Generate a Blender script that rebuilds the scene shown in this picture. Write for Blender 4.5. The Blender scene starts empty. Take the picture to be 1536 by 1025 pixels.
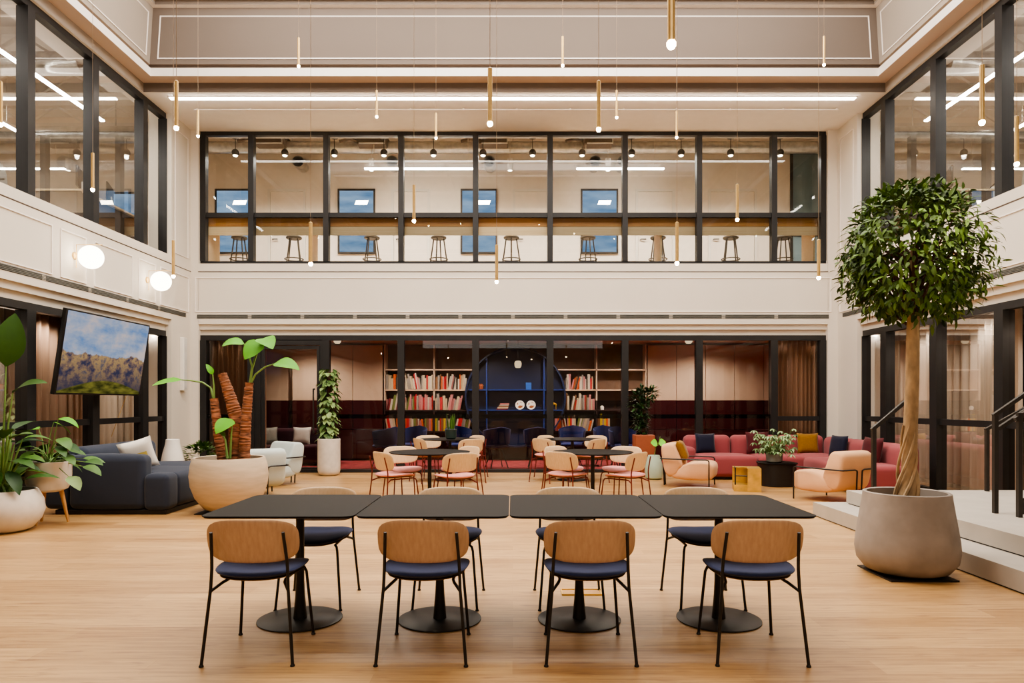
import bpy, bmesh, math, random
from mathutils import Vector, Matrix, Quaternion
R = random.Random(7)
PI = math.pi
scn = bpy.context.scene
COL = scn.collection
# ---------------------------------------------------------------- camera model (measured from the photograph)
CX, CY, FP, H = 769.0, 603.5, 1040.0, 1.38
def P(px, py, Y): return Vector(((px-CX)*Y/FP, Y, H-(py-CY)*Y/FP))
def XP(px, Y): return (px-CX)*Y/FP
def ZP(py, Y): return H-(py-CY)*Y/FP
cam = bpy.data.cameras.new('camera'); co = bpy.data.objects.new('camera', cam); COL.objects.link(co)
cam.sensor_width = 36; cam.lens = 36*FP/1536; cam.shift_x = -(CX-768)/1536; cam.shift_y = (CY-512.5)/1536
co.location = (0, 0, H); co.rotation_euler = (PI/2, 0, 0); cam.clip_start = .05
scn.camera = co

# ---------------------------------------------------------------- materials
def srgb(h):
    h = h.lstrip('#'); v = [int(h[i:i+2], 16)/255 for i in (0, 2, 4)]
    return tuple(c/12.92 if c <= .04045 else ((c+.055)/1.055)**2.4 for c in v) + (1,)
class NT:
    def __init__(s, name):
        s.m = bpy.data.materials.new(name); s.m.use_nodes = True; s.t = s.m.node_tree; s.t.nodes.clear()
        s.out = s.n('ShaderNodeOutputMaterial')
    def n(s, typ, **kw):
        nd = s.t.nodes.new(typ)
        for k, v in kw.items(): setattr(nd, k, v)
        return nd
    def l(s, a, b): s.t.links.new(a, b)
    def inp(s, nd, key, v):
        if hasattr(v, 'links') or isinstance(v, bpy.types.NodeSocket): s.l(v, nd.inputs[key])
        else: nd.inputs[key].default_value = v
    def math(s, op, a, b=0.0, clamp=False):
        nd = s.n('ShaderNodeMath', operation=op); nd.use_clamp = clamp
        s.inp(nd, 0, a); s.inp(nd, 1, b); return nd.outputs[0]
    def mix(s, f, a, b, mode='MIX'):
        nd = s.n('ShaderNodeMix', data_type='RGBA', blend_type=mode)
        s.inp(nd, 0, f); s.inp(nd, 6, a); s.inp(nd, 7, b); return nd.outputs[2]
    def noise(s, scale=(1, 1, 1), sc=5, detail=3, coord='Object', rough=.5):
        tc = s.n('ShaderNodeTexCoord'); mp = s.n('ShaderNodeMapping'); s.l(tc.outputs[coord], mp.inputs[0])
        mp.inputs['Scale'].default_value = scale
        nz = s.n('ShaderNodeTexNoise'); s.l(mp.outputs[0], nz.inputs['Vector'])
        nz.inputs['Scale'].default_value = sc; nz.inputs['Detail'].default_value = detail; nz.inputs['Roughness'].default_value = rough
        return nz.outputs[0]
    def ramp(s, f, stops):
        nd = s.n('ShaderNodeValToRGB'); s.l(f, nd.inputs[0]); e = nd.color_ramp.elements
        while len(e) < len(stops): e.new(.5)
        for k, (p, c) in enumerate(stops): e[k].position = p; e[k].color = c
        return nd.outputs[0]
    def bsdf(s, color, rough=.5, metal=0, spec=.5, bump=None, bstr=.2, bdist=.01, **kw):
        b = s.n('ShaderNodeBsdfPrincipled'); s.inp(b, 'Base Color', color); s.inp(b, 'Roughness', rough); s.inp(b, 'Metallic', metal)
        s.inp(b, 'Specular IOR Level', spec)
        for k, v in kw.items(): s.inp(b, k, v)
        if bump is not None:
            bp = s.n('ShaderNodeBump'); s.l(bump, bp.inputs['Height']); bp.inputs['Strength'].default_value = bstr; bp.inputs['Distance'].default_value = bdist
            s.l(bp.outputs[0], b.inputs['Normal'])
        s.l(b.outputs[0], s.out.inputs[0]); return b
def mul(c, k): return tuple(min(1, x*k) for x in c[:3]) + (1,)
def mat(name, hx, rough=.5, metal=0, var=.12, sc=6, bump=0, spec=.5, stretch=(1, 1, 1), **kw):
    t = NT(name); c = srgb(hx); f = t.noise(stretch, sc)
    col = t.ramp(f, [(.3, mul(c, 1-var)), (.7, mul(c, 1+var))])
    t.bsdf(col, rough, metal, spec, bump=f if bump else None, bstr=bump, **kw); return t.m
def emis(name, hx, strength):
    t = NT(name); c = srgb(hx); f = t.noise((1, 1, 1), 2)
    e = t.n('ShaderNodeEmission'); e.inputs[1].default_value = strength
    t.l(t.ramp(f, [(0, mul(c, .97)), (1, c)]), e.inputs[0]); t.l(e.outputs[0], t.out.inputs[0]); return t.m
def wood(name, a, b, stretch, sc=1.0, rough=.45, bump=.05):
    t = NT(name); f = t.noise(stretch, sc, 5, rough=.6); f2 = t.noise((.6, .6, .6), 2)
    c = t.ramp(f, [(.3, srgb(a)), (.7, srgb(b))]); c = t.mix(t.math('MULTIPLY', f2, .35), c, mul(srgb(a), .8))
    t.bsdf(c, rough, bump=f, bstr=bump, bdist=.002); return t.m
def fabric(name, hx, rough=.9, var=.1, sc=220):
    t = NT(name); c = srgb(hx); f = t.noise((1, 1, 1), sc, 2); g = t.noise((1, 1, 1), 4)
    col = t.mix(.5, t.ramp(f, [(.3, mul(c, 1-var)), (.7, mul(c, 1+var))]), t.ramp(g, [(.3, mul(c, .92)), (.7, mul(c, 1.06))]))
    t.bsdf(col, rough, spec=.2, bump=f, bstr=.15, bdist=.002, **{'Sheen Weight': .15}); return t.m
def leafmat(name, a, b, rough=.4):
    t = NT(name); g = t.n('ShaderNodeNewGeometry'); f = t.noise((1, 1, 1), 14)
    v = t.math('ADD', t.math('MULTIPLY', g.outputs['Random Per Island'], .75), t.math('MULTIPLY', f, .25))
    t.bsdf(t.ramp(v, [(.1, srgb(a)), (.85, srgb(b))]), rough+.1, spec=.3); return t.m
def glassmat(name, tint, gain=1.5, rough=0.0):
    t = NT(name); f = t.n('ShaderNodeFresnel'); f.inputs[0].default_value = 1.45
    tr = t.n('ShaderNodeBsdfTransparent'); tr.inputs[0].default_value = srgb(tint)
    gl = t.n('ShaderNodeBsdfGlossy'); gl.inputs['Roughness'].default_value = rough; gl.inputs[0].default_value = (1, 1, 1, 1)
    mx = t.n('ShaderNodeMixShader'); t.l(t.math('MULTIPLY', f.outputs[0], gain, True), mx.inputs[0])
    t.l(tr.outputs[0], mx.inputs[1]); t.l(gl.outputs[0], mx.inputs[2]); t.l(mx.outputs[0], t.out.inputs[0]); return t.m

M = {}
M['plaster'] = mat('plaster_warm_white', '#d9d0c2', .75, var=.02, sc=1.2)
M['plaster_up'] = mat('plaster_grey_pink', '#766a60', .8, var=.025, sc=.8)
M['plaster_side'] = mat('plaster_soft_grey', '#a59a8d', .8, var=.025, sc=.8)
M['ceilwhite'] = mat('ceiling_white', '#efe9e2', .75, var=.02)
M['trimwhite'] = mat('moulding_white', '#ece4dc', .55, var=.02)
M['soffit'] = mat('plaster_blush', '#cbb6a6', .75, var=.03, sc=1)
M['frame'] = mat('dark_steel_frame', '#2b2a2a', .42, .3, var=.08)
M['vent'] = mat('vent_grey', '#6d6c66', .5, .3, var=.1)
M['ventdark'] = mat('vent_dark', '#4a4a47', .7, var=.1)
M['glass'] = glassmat('clear_glass', '#eef0ee', 1.0)
M['glass_side'] = glassmat('clear_side_glass', '#f2f3f2', .38)
M['glass_side_low'] = glassmat('low_side_glass', '#e4ded8', .42)
M['glass_dark'] = glassmat('smoked_glass', '#dcd4cd', 1.1)
M['film'] = glassmat('glass_film_band', '#9a9a98', 1.3)
M['black'] = mat('black_powder_coat', '#1d1916', .45, .2, var=.1)
M['tabletop'] = mat('black_linoleum', '#15110f', .55, 0, var=.06, sc=3, spec=.12)
M['edge'] = mat('tabletop_edge', '#191512', .5)
M['oak'] = wood('oak_veneer', '#b39070', '#c7a481', (60, 60, 1.2))
M['oak_pale'] = wood('pale_oak_veneer', '#d0b088', '#dfc39c', (60, 60, 1.2))
M['navy'] = fabric('navy_wool', '#1f2746')
M['pink'] = fabric('dusty_pink_wool', '#d88f88')
M['redleg'] = mat('oxide_red_steel', '#6b241c', .42, .2)
M['darkwood'] = mat('underside_ply', '#8a6136', .6)
M['brass'] = mat('brushed_brass', '#d8b577', .35, .6, var=.08, sc=30)
M['brass_sheet'] = mat('brass_sheet', '#d9b25c', .38, .75, var=.2, sc=8)
M['cord'] = mat('pale_cord', '#c9b49a', .6)
M['bulb'] = emis('warm_bulb', '#ffe0b0', 90)
M['globe'] = emis('opal_globe', '#fff0d8', 7.0)
M['led'] = emis('white_led_strip', '#fff3e4', 20)
M['led_cool'] = emis('office_led_strip', '#fbf4ea', 48)
M['lampw'] = emis('opal_pendant', '#f6e2bd', .9)
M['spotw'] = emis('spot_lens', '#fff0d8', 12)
M['sky'] = emis('evening_skylight', '#fff6ee', 2.9)
M['bluewin'] = None
M['sofa_blue'] = fabric('slate_navy_upholstery', '#2f3543')
M['sofa_red'] = fabric('raspberry_upholstery', '#92484b')
M['peach'] = fabric('peach_upholstery', '#d8a87f')
M['paleblue'] = fabric('pale_grey_blue_upholstery', '#b9c1bd')
M['mustard'] = fabric('mustard_velvet', '#815a12', .7, .2, 40)
M['navyvelvet'] = fabric('navy_velvet', '#12142a', .7, .2, 40)
M['burgundy'] = fabric('burgundy_velvet', '#4a1218', .7, .2, 40)
M['burg_sofa'] = fabric('burgundy_wool', '#43222b')
M['concrete'] = mat('grey_concrete', '#91877e', .8, var=.16, sc=5, bump=.12)
M['sandpot'] = mat('sand_concrete', '#bfae97', .8, var=.1, sc=7, bump=.12, stretch=(.5, .5, 3))
M['whitepot'] = mat('off_white_stone', '#cfc6ba', .75, var=.08, sc=9, bump=.1)
M['ceramic'] = mat('white_ceramic', '#e6e0d6', .3, var=.03)
M['palegreen'] = mat('pale_green_ceramic', '#a9b9a6', .3, var=.06)
M['terracotta'] = mat('terracotta', '#8d4a2c', .7, var=.1)
M['darkgreenpot'] = mat('dark_green_ceramic', '#26342f', .35)
M['greypot'] = mat('grey_ceramic', '#7f8078', .6)
M['soil'] = mat('potting_soil', '#2a1d15', 1, var=.4, sc=40, bump=.5)
M['bark'] = mat('pale_bark', '#a68b68', .85, var=.3, sc=16, bump=.5, stretch=(1, 1, .5))
M['bark_dark'] = mat('brown_branch_bark', '#4a3122', .85, var=.25, sc=20)
M['fibre'] = mat('fibrous_stem', '#85553a', .9, var=.75, sc=10, bump=1.0, stretch=(1, 1, 5))
M['stem'] = mat('green_stem', '#6f8f4a', .5, var=.15)
M['ficus'] = leafmat('ficus_leaf', '#243410', '#6c8c34', .45)
M['bigleaf'] = leafmat('strelitzia_leaf', '#1f3a14', '#3f6526')
M['lime'] = leafmat('elephant_ear_leaf', '#347806', '#5ea312')
M['midleaf'] = leafmat('aralia_leaf', '#223d14', '#557c32')
M['pothos'] = leafmat('pothos_leaf', '#2f5220', '#8fa768')
M['darkleaf'] = leafmat('dense_dark_leaf', '#12240c', '#2f5224')
M['brightleaf'] = leafmat('bright_green_leaf', '#5fae1e', '#86d435')
M['greyleaf'] = leafmat('grey_green_leaf', '#48693c', '#9db683')
M['step'] = mat('pale_stone_step', '#aba398', .6, var=.06, sc=4)
M['curtain'] = mat('taupe_linen_curtain', '#d3c4b2', .9, var=.1, sc=3, stretch=(8, 8, .3))
M['curtain_b'] = mat('brown_linen_curtain', '#b3937a', .9, var=.1, sc=3, stretch=(8, 8, .3))
M['beige'] = mat('beige_panel', '#cbb39b', .6, var=.03)
M['wains'] = mat('burgundy_gloss_panel', '#3d1418', .3, var=.08)
M['shelfback'] = mat('brown_shelf_back', '#70594a', .7)
M['shelfdark'] = mat('dark_shelf_back', '#2a1312', .6)
M['bluenav'] = mat('deep_blue_lacquer', '#14254a', .35)
M['blueline'] = mat('cobalt_lacquer', '#1c3c86', .4)
M['rug'] = mat('crimson_rug', '#97383f', .95, var=.35, sc=7)
M['tub'] = fabric('cobalt_felt', '#2a3a78')
M['roomwall'] = mat('upper_room_wall', '#e0d3c2', .7, var=.03)
M['office'] = mat('office_white', '#cfc8bd', .7, var=.04)
M['officewall'] = mat('office_wall', '#b9ad9f', .8, var=.05)
M['duct'] = mat('galvanised_duct', '#b9b6b0', .3, .8, var=.2, sc=9)
M['unit'] = mat('ceiling_unit_brown', '#5d4e40', .6, .3)
M['counter'] = wood('counter_oak', '#b0793f', '#c9944f', (1.2, 40, 40))
M['counter_l'] = wood('counter_oak_light', '#dcc095', '#e8d2ab', (1.2, 40, 40))
M['charcoal'] = mat('charcoal_metal', '#3a3530', .45, .4)
M['stool'] = mat('bronze_stool', '#4d4538', .5, .3)
M['legwood'] = wood('light_beech', '#b07f4a', '#c99a62', (40, 40, 2))
M['mesh'] = mat('grey_mesh_fabric', '#8c8b86', .7)
M['whiteplastic'] = mat('white_plastic', '#d9d6cf', .45)
M['screenback'] = mat('tv_casing', '#0e0d0d', .35)
M['yellow'] = mat('yellow_gloss', '#c79a1a', .4)

def floor_mat():
    t = NT('oak_plank_floor'); tc = t.n('ShaderNodeTexCoord')
    br = t.n('ShaderNodeTexBrick'); t.l(tc.outputs['Object'], br.inputs['Vector'])
    br.offset = .37; br.offset_frequency = 2
    for k, v in (('Scale', 1.0), ('Mortar Size', .0012), ('Mortar Smooth', .1), ('Bias', 0.0), ('Brick Width', 1.9), ('Row Height', .185)): br.inputs[k].default_value = v
    br.inputs['Color1'].default_value = srgb('#8c6233'); br.inputs['Color2'].default_value = srgb('#cda670'); br.inputs['Mortar'].default_value = srgb('#7d5a34')
    f = t.noise((.7, 16, 1), 2.2, 7, rough=.7); g = t.noise((.35, 2.2, 1), 2.5, 2)
    c = t.mix(.55, br.outputs[0], t.ramp(f, [(.38, srgb('#7f5730')), (.47, srgb('#a97f4b')), (.55, srgb('#bf965f')), (.66, srgb('#d0aa70'))]))
    kn = t.noise((2.2, 13, 1), 2.0, 2)
    c = t.mix(t.math('MULTIPLY', t.ramp(kn, [(.60, (0, 0, 0, 1)), (.72, (1, 1, 1, 1))]), .7), c, srgb('#7d5230'))
    c = t.mix(t.math('MULTIPLY', g, .2), c, srgb('#b58c60'))
    t.bsdf(c, .42, spec=.5, bump=f, bstr=.06, bdist=.002, **{'Coat Weight': .55, 'Coat Roughness': .38}); return t.m
M['floor'] = floor_mat()
def bluewin_mat():
    t = NT('blue_evening_room'); f = t.noise((1, 1, 4), 1.3, 3); e = t.n('ShaderNodeEmission'); e.inputs[1].default_value = .8
    t.l(t.ramp(f, [(.3, srgb('#5d83ab')), (.7, srgb('#9db9d6'))]), e.inputs[0]); t.l(e.outputs[0], t.out.inputs[0]); return t.m
M['bluewin'] = bluewin_mat()
def tv_mat():
    t = NT('tv_mountain_picture'); tc = t.n('ShaderNodeTexCoord'); sp = t.n('ShaderNodeSeparateXYZ'); t.l(tc.outputs['Object'], sp.inputs[0])
    u = t.math('DIVIDE', sp.outputs[0], 2.06); v = t.math('ADD', t.math('DIVIDE', sp.outputs[2], 1.12), .5)
    cl = t.noise((1.0, 1, 2.2), 1.7, 6, rough=.6)
    sky = t.ramp(cl, [(.34, srgb('#6f92c4')), (.5, srgb('#a9b3c9')), (.64, srgb('#d8c6c0'))])
    n1 = t.noise((1.5, 1, 0), 1.5, 5, rough=.55); ridge = t.math('ADD', .36, t.math('MULTIPLY', n1, .30))
    rock = t.noise((1.6, 1, 2.2), 2.4, 7, rough=.65)
    mt = t.ramp(rock, [(.40, srgb('#45445c')), (.48, srgb('#8f7667')), (.55, srgb('#c3a06c')), (.66, srgb('#6f6a72'))])
    mt = t.mix(t.math('MULTIPLY', v, 1.9, True), srgb('#3f3d50'), mt)
    n2 = t.math('ADD', t.math('MULTIPLY', t.math('COSINE', t.math('MULTIPLY', t.math('SUBTRACT', u, .02), 4.0)), .10), .08)
    fg = t.ramp(t.noise((1.5, 1, 5), 3, 5), [(.35, srgb('#3b3d1f')), (.65, srgb('#7f7a3c'))])
    def step(a): return t.math('MULTIPLY', t.math('SUBTRACT', a, v), 60.0, True)
    c = t.mix(step(ridge), sky, mt); c = t.mix(step(n2), c, fg)
    e = t.n('ShaderNodeEmission'); e.inputs[1].default_value = .62; t.l(c, e.inputs[0]); t.l(e.outputs[0], t.out.inputs[0]); return t.m
M['tv'] = tv_mat()
def plate_mat():
    t = NT('painted_plate'); f = t.noise((1, 1, 1), 9, 2); tc = t.n('ShaderNodeTexCoord'); ln = t.n('ShaderNodeVectorMath', operation='LENGTH'); t.l(tc.outputs['Object'], ln.inputs[0])
    k = t.math('MULTIPLY', t.math('LESS_THAN', ln.outputs['Value'], .075), t.math('GREATER_THAN', f, .5))
    t.bsdf(t.mix(k, srgb('#eae6dd'), srgb('#9a5a30')), .3); return t.m
M['plate'] = plate_mat()

# ---------------------------------------------------------------- mesh builder
class MB:
    def __init__(s): s.v = []; s.f = []
    def add(s, vs, fs):
        o = len(s.v); s.v += [tuple(v) for v in vs]; s.f += [tuple(i+o for i in f) for f in fs]; return s
    def box(s, a, b):
        x0, y0, z0 = a; x1, y1, z1 = b
        return s.add([(x0, y0, z0), (x1, y0, z0), (x1, y1, z0), (x0, y1, z0), (x0, y0, z1), (x1, y0, z1), (x1, y1, z1), (x0, y1, z1)],
                     [(0, 3, 2, 1), (4, 5, 6, 7), (0, 1, 5, 4), (1, 2, 6, 5), (2, 3, 7, 6), (3, 0, 4, 7)])
    def quad(s, a, b, c, d): return s.add([a, b, c, d], [(0, 1, 2, 3)])
    def tube(s, pts, r, n=8, closed=False, caps=True):
        pts = [Vector(p) for p in pts]; k = len(pts); rs = r if isinstance(r, (list, tuple)) else [r]*k
        vs = []; fs = []
        def tan(i):
            a = pts[(i-1) % k] if (closed or i > 0) else pts[i]; b = pts[(i+1) % k] if (closed or i < k-1) else pts[i]
            d1 = (pts[i]-a); d2 = (b-pts[i])
            d = (d1.normalized() if d1.length > 1e-9 else Vector()) + (d2.normalized() if d2.length > 1e-9 else Vector())
            return d.normalized() if d.length > 1e-6 else Vector((0, 0, 1))
        t0 = tan(0); up = Vector((0, 0, 1)) if abs(t0.z) < .9 else Vector((1, 0, 0)); nn = (up-t0*up.dot(t0)).normalized()
        prev = t0
        for i in range(k):
            t = tan(i)
            q = prev.rotation_difference(t); nn = q @ nn; nn = (nn-t*nn.dot(t)).normalized(); prev = t
            b = t.cross(nn)
            sc = 1.0
            if 0 < i < k-1 or closed:
                e = (pts[(i+1) % k]-pts[i]).normalized(); c = max(.5, abs(e.dot(t))); sc = 1/c if n <= 4 else 1.0
            for j in range(n):
                a = 2*PI*(j+.5)/n; vs.append(pts[i]+(nn*math.cos(a)+b*math.sin(a))*rs[i]*sc)
        for i in range(k if closed else k-1):
            i2 = (i+1) % k
            for j in range(n): fs.append((i*n+j, i*n+(j+1) % n, i2*n+(j+1) % n, i2*n+j))
        if caps and not closed: fs.append(tuple(range(n-1, -1, -1))); fs.append(tuple((k-1)*n+j for j in range(n)))
        return s.add(vs, fs)
    def lathe(s, prof, n=32, c=(0, 0, 0), sx=1, sy=1, sq=2.0):
        vs = []; fs = []; k = len(prof)
        for r, z in prof:
            for j in range(n):
                a = 2*PI*j/n; ca, sa = math.cos(a), math.sin(a)
                if sq != 2.0:
                    q = (abs(ca)**sq+abs(sa)**sq)**(-1/sq); ca *= q; sa *= q
                vs.append((c[0]+r*ca*sx, c[1]+r*sa*sy, c[2]+z))
        for i in range(k-1):
            for j in range(n): fs.append((i*n+j, i*n+(j+1) % n, (i+1)*n+(j+1) % n, (i+1)*n+j))
        if prof[0][0] > 1e-6: fs.append(tuple(range(n-1, -1, -1)))
        if prof[-1][0] > 1e-6: fs.append(tuple((k-1)*n+j for j in range(n)))
        return s.add(vs, fs)
    def rbox(s, c, size, r, bulge=(0, 0, 0), seg=3, mid=4, M4=None):
        hx = [x/2 for x in size]; r = min([r]+[h*.98 for h in hx]); ax = []
        for h in hx:
            e = [h-r+r*math.sin(PI/2*i/seg) if False else h-r+r*math.tan(PI/4*i/seg) for i in range(seg+1)]
            m = [(h-r)*(2*i/mid-1) for i in range(1, mid)]
            ax.append([-x for x in reversed(e)] + m + e)
        idx = {}; vs = []; fs = []
        def vid(p):
            k = (round(p[0], 6), round(p[1], 6), round(p[2], 6))
            if k in idx: return idx[k]
            q = Vector([max(-(h-r), min(h-r, x)) for x, h in zip(p, hx)]); d = Vector(p)-q
            if d.length > 1e-9: d = d.normalized()*r
            w = q+d; n0 = [w[i]/hx[i] for i in range(3)]
            for i in range(3):
                if bulge[i]:
                    o = [n0[j] for j in range(3) if j != i]; w[i] += bulge[i]*n0[i]*(1-o[0]**2)*(1-o[1]**2)
            w = (M4 @ w if M4 else w)+Vector(c); idx[k] = len(vs); vs.append(w); return idx[k]
        for a in range(3):
            b, d = (a+1) % 3, (a+2) % 3
            for sg in (-1, 1):
                for i in range(len(ax[b])-1):
                    for j in range(len(ax[d])-1):
                        q = []
                        for (ii, jj) in ((i, j), (i+1, j), (i+1, j+1), (i, j+1)):
                            p = [0, 0, 0]; p[a] = sg*hx[a]; p[b] = ax[b][ii]; p[d] = ax[d][jj]; q.append(vid(p))
                        fs.append(tuple(q) if sg > 0 else tuple(reversed(q)))
        return s.add(vs, fs)
    def pad(s, a, b, n, T, mid, rings=8, seg=44, shrink=None, edge=6):
        vs = []; fs = []
        for side in (1, -1):
            for i in range(rings+1):
                r = math.sin(PI/2*i/rings)
                for j in range(seg):
                    t = 2*PI*j/seg; ca, sa = math.cos(t), math.sin(t); q = (abs(ca)**n+abs(sa)**n)**(-1/n)
                    x, y = a*r*ca*q, b*r*sa*q
                    if shrink: x *= shrink(y/b)
                    h = T/2*max(0, 1-r**edge)**.5
                    vs.append(mid(x, y, side*h))
        S = (rings+1)*seg
        for k in (0, 1):
            for i in range(rings):
                for j in range(seg):
                    q = (k*S+i*seg+j, k*S+i*seg+(j+1) % seg, k*S+(i+1)*seg+(j+1) % seg, k*S+(i+1)*seg+j)
                    fs.append(tuple(reversed(q)) if k == 0 else q)
        return s.add(vs, fs)
    def pillow(s, w, h, t, n=10):
        vs = []; fs = []
        for k in (1, -1):
            for i in range(n+1):
                for j in range(n+1):
                    u, v = 2*i/n-1, 2*j/n-1; th = ((1-u**4)*(1-v**4))**.6*t/2
                    p = 1-.07*(1-abs(u)**2)*abs(v)**3; q = 1-.07*(1-abs(v)**2)*abs(u)**3
                    vs.append((u*w/2*q, k*th, v*h/2*p))
        S = (n+1)**2
        for k in (0, 1):
            for i in range(n):
                for j in range(n):
                    q = (k*S+i*(n+1)+j, k*S+(i+1)*(n+1)+j, k*S+(i+1)*(n+1)+j+1, k*S+i*(n+1)+j+1); fs.append(q if k else tuple(reversed(q)))
        return s.add(vs, fs)
    def leaf(s, base, d, L, W, up=(0, 0, 1), droop=.3, n=4, fold=.18, peak=.42, wave=0):
        d = Vector(d).normalized(); up = Vector(up); side = d.cross(up)
        if side.length < 1e-3: side = d.cross(Vector((1, 0, 0)))
        side.normalize(); nr = side.cross(d).normalized(); p = Vector(base); vs = []; fs = []
        for i in range(n+1):
            t = i/n
            w = W/2*(math.sin(PI*min(1, t/(2*peak)) if t < peak else PI*(.5+.5*(t-peak)/(1-peak))))**.8 if 0 < t < 1 else W*.02
            wv = wave*math.sin(9*t+1)*W
            vs += [p, p+side*w+nr*(fold*w+wv), p-side*w+nr*(fold*w-wv)]
            if i < n:
                ang = droop/n; q = Quaternion(side, -ang); d = q @ d; nr = q @ nr; p = p+d*(L/n)
        for i in range(n):
            a, b = 3*i, 3*i+3; fs += [(a, b, b+1, a+1), (a, a+2, b+2, b)]
        return s.add(vs, fs)
    def xf(s, m):
        s.v = [tuple(m @ Vector(v)) for v in s.v]; return s
    def build(s, name, m, parent=None, smooth=True, ang=40):
        me = bpy.data.meshes.new(name); me.from_pydata(s.v, [], s.f); me.update()
        bm = bmesh.new(); bm.from_mesh(me); bmesh.ops.remove_doubles(bm, verts=bm.verts, dist=1e-6); bmesh.ops.recalc_face_normals(bm, faces=bm.faces)
        if smooth:
            for f in bm.faces: f.smooth = True
            for e in bm.edges:
                if len(e.link_faces) == 2 and e.calc_face_angle(0) > math.radians(ang): e.smooth = False
        bm.to_mesh(me); bm.free()
        me.materials.append(M[m] if isinstance(m, str) else m)
        o = bpy.data.objects.new(name, me); COL.objects.link(o)
        if parent: o.parent = parent
        return o
    def raw(s, name, m, parent=None):
        me = bpy.data.meshes.new(name); me.from_pydata(s.v, [], s.f); me.update()
        for p in me.polygons: p.use_smooth = True
        me.materials.append(M[m] if isinstance(m, str) else m)
        o = bpy.data.objects.new(name, me); COL.objects.link(o)
        if parent: o.parent = parent
        return o
def tag(o, label=None, cat=None, group=None, kind=None):
    if label: o['label'] = label
    if cat: o['category'] = cat
    if group: o['group'] = group
    if kind: o['kind'] = kind
    return o
def thing(name, label, cat, loc=(0, 0, 0), rz=0, group=None):
    o = bpy.data.objects.new(name, None); COL.objects.link(o); o.location = loc; o.rotation_euler = (0, 0, rz); o.empty_display_size = .2
    return tag(o, label, cat, group)
def struct(name):
    o = bpy.data.objects.new(name, None); COL.objects.link(o); o['kind'] = 'structure'; return o
def S(mb, name, m, smooth=False):
    o = mb.build(name, m, smooth=smooth); o['kind'] = 'structure'; return o
def dup(root, loc, rz, label, group=None):
    r = root.copy(); COL.objects.link(r); r.location = loc; r.rotation_euler = (0, 0, rz); r['label'] = label
    if group: r['group'] = group
    for ch in list(root.children):
        c = ch.copy(); COL.objects.link(c); c.parent = r
        for g in list(ch.children):
            d = g.copy(); COL.objects.link(d); d.parent = c
    return r
used = set()
def place(proto, loc, rz, label, group=None):
    if proto.name not in used:
        used.add(proto.name); proto.location = loc; proto.rotation_euler = (0, 0, rz); proto['label'] = label
        if group: proto['group'] = group
        return proto
    return dup(proto, loc, rz, label, group)

# ================================================================= THE SETTING
GY, BY = 13.62, 13.49            # back glazing plane, back wall plane
WX, GX = 6.29, 6.45              # side wall planes, side glazing planes
CXR = .03                        # the atrium's own centre line
YF = -4.0
S(MB().box((-6.6, YF, -.12), (6.66, GY-.06, 0)), 'floor', 'floor')
S(MB().box((-7.2, GY-.06, -.12), (7.2, 16.9, -.002)), 'floor', 'rug')
# back wall: fascia band with stepped soffit, piers
def extr(prof, a, b, axis):
    mb = MB(); vs = []
    for t in (a, b):
        for (q, z) in prof: vs.append((t, q, z) if axis == 'x' else (q, t, z))
    n = len(prof)
    return mb.add(vs, [tuple(range(n)), tuple(range(2*n-1, n-1, -1))]+[(i, (i+1) % n, n+(i+1) % n, n+i) for i in range(n)])
band = [(0, 2.90), (.055, 2.90), (.055, 2.80), (.12, 2.80), (.12, 2.69), (.36, 2.69), (.36, 4.08), (.02, 4.08), (.02, 3.935), (.012, 3.92), (0, 3.905)]
S(extr([(BY+q, z) for q, z in band], -6.12, 6.14, 'x'), 'wall_back', 'plaster')
S(MB().box((-6.7, BY, 0), (-6.115, BY+.36, 6.7)), 'wall_back', 'plaster'); S(MB().box((6.135, BY, 0), (6.7, BY+.36, 6.7)), 'wall_back', 'plaster')
for sg, nm in ((-1, 'wall_left'), (1, 'wall_right')):
    c = CXR
    prof = [(c+sg*(WX+q), z) for q, z in band]
    S(extr(prof, YF, 12.72, 'y'), nm, 'plaster')
    a, b = sorted((c+sg*WX, c+sg*(WX+.42)))
    S(MB().box((a, 12.72, 0), (b, BY+.02, 6.7)), nm, 'plaster')
S(MB().box((-6.7, YF-.2, 0), (6.7, YF, 9)), 'wall_front', 'officewall')
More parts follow.
